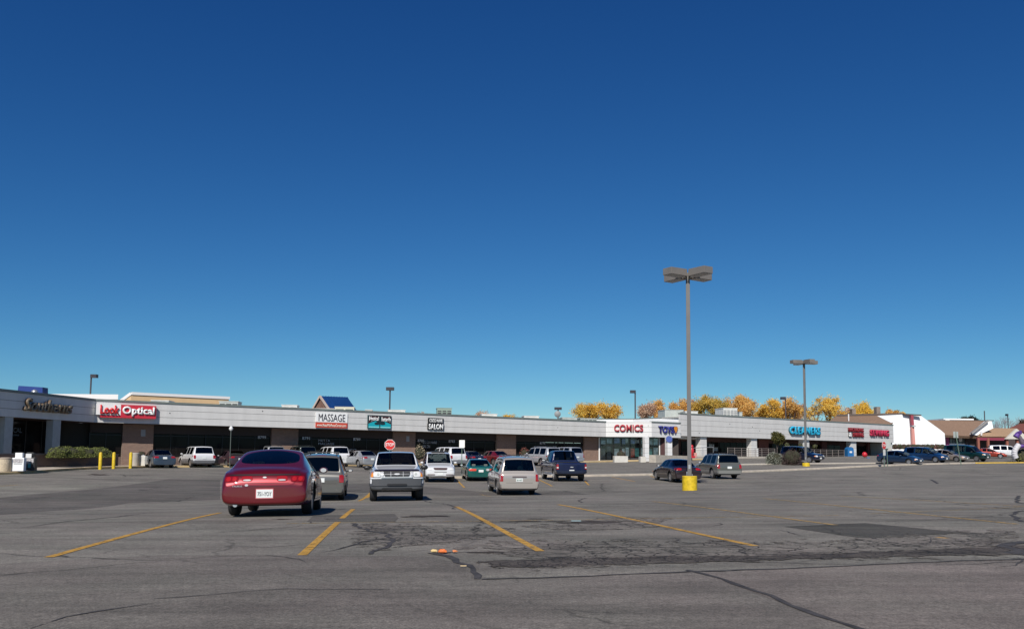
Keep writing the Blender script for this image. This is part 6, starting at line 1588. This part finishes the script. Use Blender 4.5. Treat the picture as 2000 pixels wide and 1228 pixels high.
row('suv',604,76.0,paint('dark_green_grey',(.05,.065,.06)),'dark green grey SUV between the silver and the white one at the shops',tail='tall',H=1.85,rack=True)
row('suv',668,73.8,pw,'white SUV with black roof rack behind the grey SUV and left of the silver sedan',tail='vert',H=1.80,L_=4.8,rack=True)
row('sedan',728,72.0,paint('silver2',(.33,.34,.35)),'silver sedan with glowing orange tail light left of the STOP sign',L_=4.5,H=1.45,rim='multi',pz=.70)
row('suv',897,75.0,pw,'older white SUV with red tail lights behind the white parking sign',tail='vert',bump=mat('silver_bumper',(.30,.30,.31),.35,metal=.5),L_=4.6,H=1.78)
row('sedan',937,78.5,paint('midnight',(.012,.018,.045)),'midnight blue coupe between the white SUV and the dark red sedan',L_=4.5,H=1.38)
row('sedan',990,81.0,paint('ruby',(.16,.008,.014)),'ruby red sedan with grey windows left of the silver SUV at the shops',L_=4.7,H=1.40)
row('suv',1085,79.5,paint('light_silver',(.42,.43,.44)),'long light silver SUV with roof rails parked left of the brick pier',tail='wide',H=1.80,L_=4.85,rack=M_rim)
row('suv',1129,85.5,paint('silver_blue',(.36,.38,.41)),'smaller silver blue SUV behind the cab of the dark blue pickup',tail='tall',H=1.78,L_=4.6)
# navy SUV by the shrubs, right row
GR2='cars parked side-on at the right end'
def rrow(kind,px,D,pm,label,hd=HR,**k): return simple(kind,px,D,hd,pm,label,ref='mid',group=GR2,**k)
rrow('suv',1566,93,paint('navy2',(.004,.008,.03)),'navy SUV half hidden behind the round shrubs',H=1.78,L_=4.7,tail='vert')
rrow('hatch',1758,89.5,paint('slate_blue',(.012,.032,.075)),'slate blue hatchback behind the small stop sign',rim='five')
rrow('minivan',1808,98,paint('ocean_blue',(.005,.03,.095)),'ocean blue minivan just behind the slate blue hatchback',H=1.75,L_=4.9,tail='tall')
rrow('sedan',1851,101,paint('tan',(.26,.22,.19)),'tan sedan nose showing between the blue minivan and the dark green van',L_=4.6)
rrow('van',1888,103.5,paint('forest',(.004,.03,.027)),'dark green high roofed van behind the leaning sign post',tail='tall',H=1.98,low=paint('forest_low',(.015,.04,.04)),name='parked_van',cat='van')
rrow('sedan',1932,118,paint('orange_red',(.28,.03,.012)),'orange red coupe right of the dark green van',hd=118,L_=4.4,H=1.36)
rrow('minivan',1966,124,pw,'white minivan at the far right in front of the porch',hd=108,L_=5.1,H=1.75,tail='tall',name='minivan',cat='minivan')
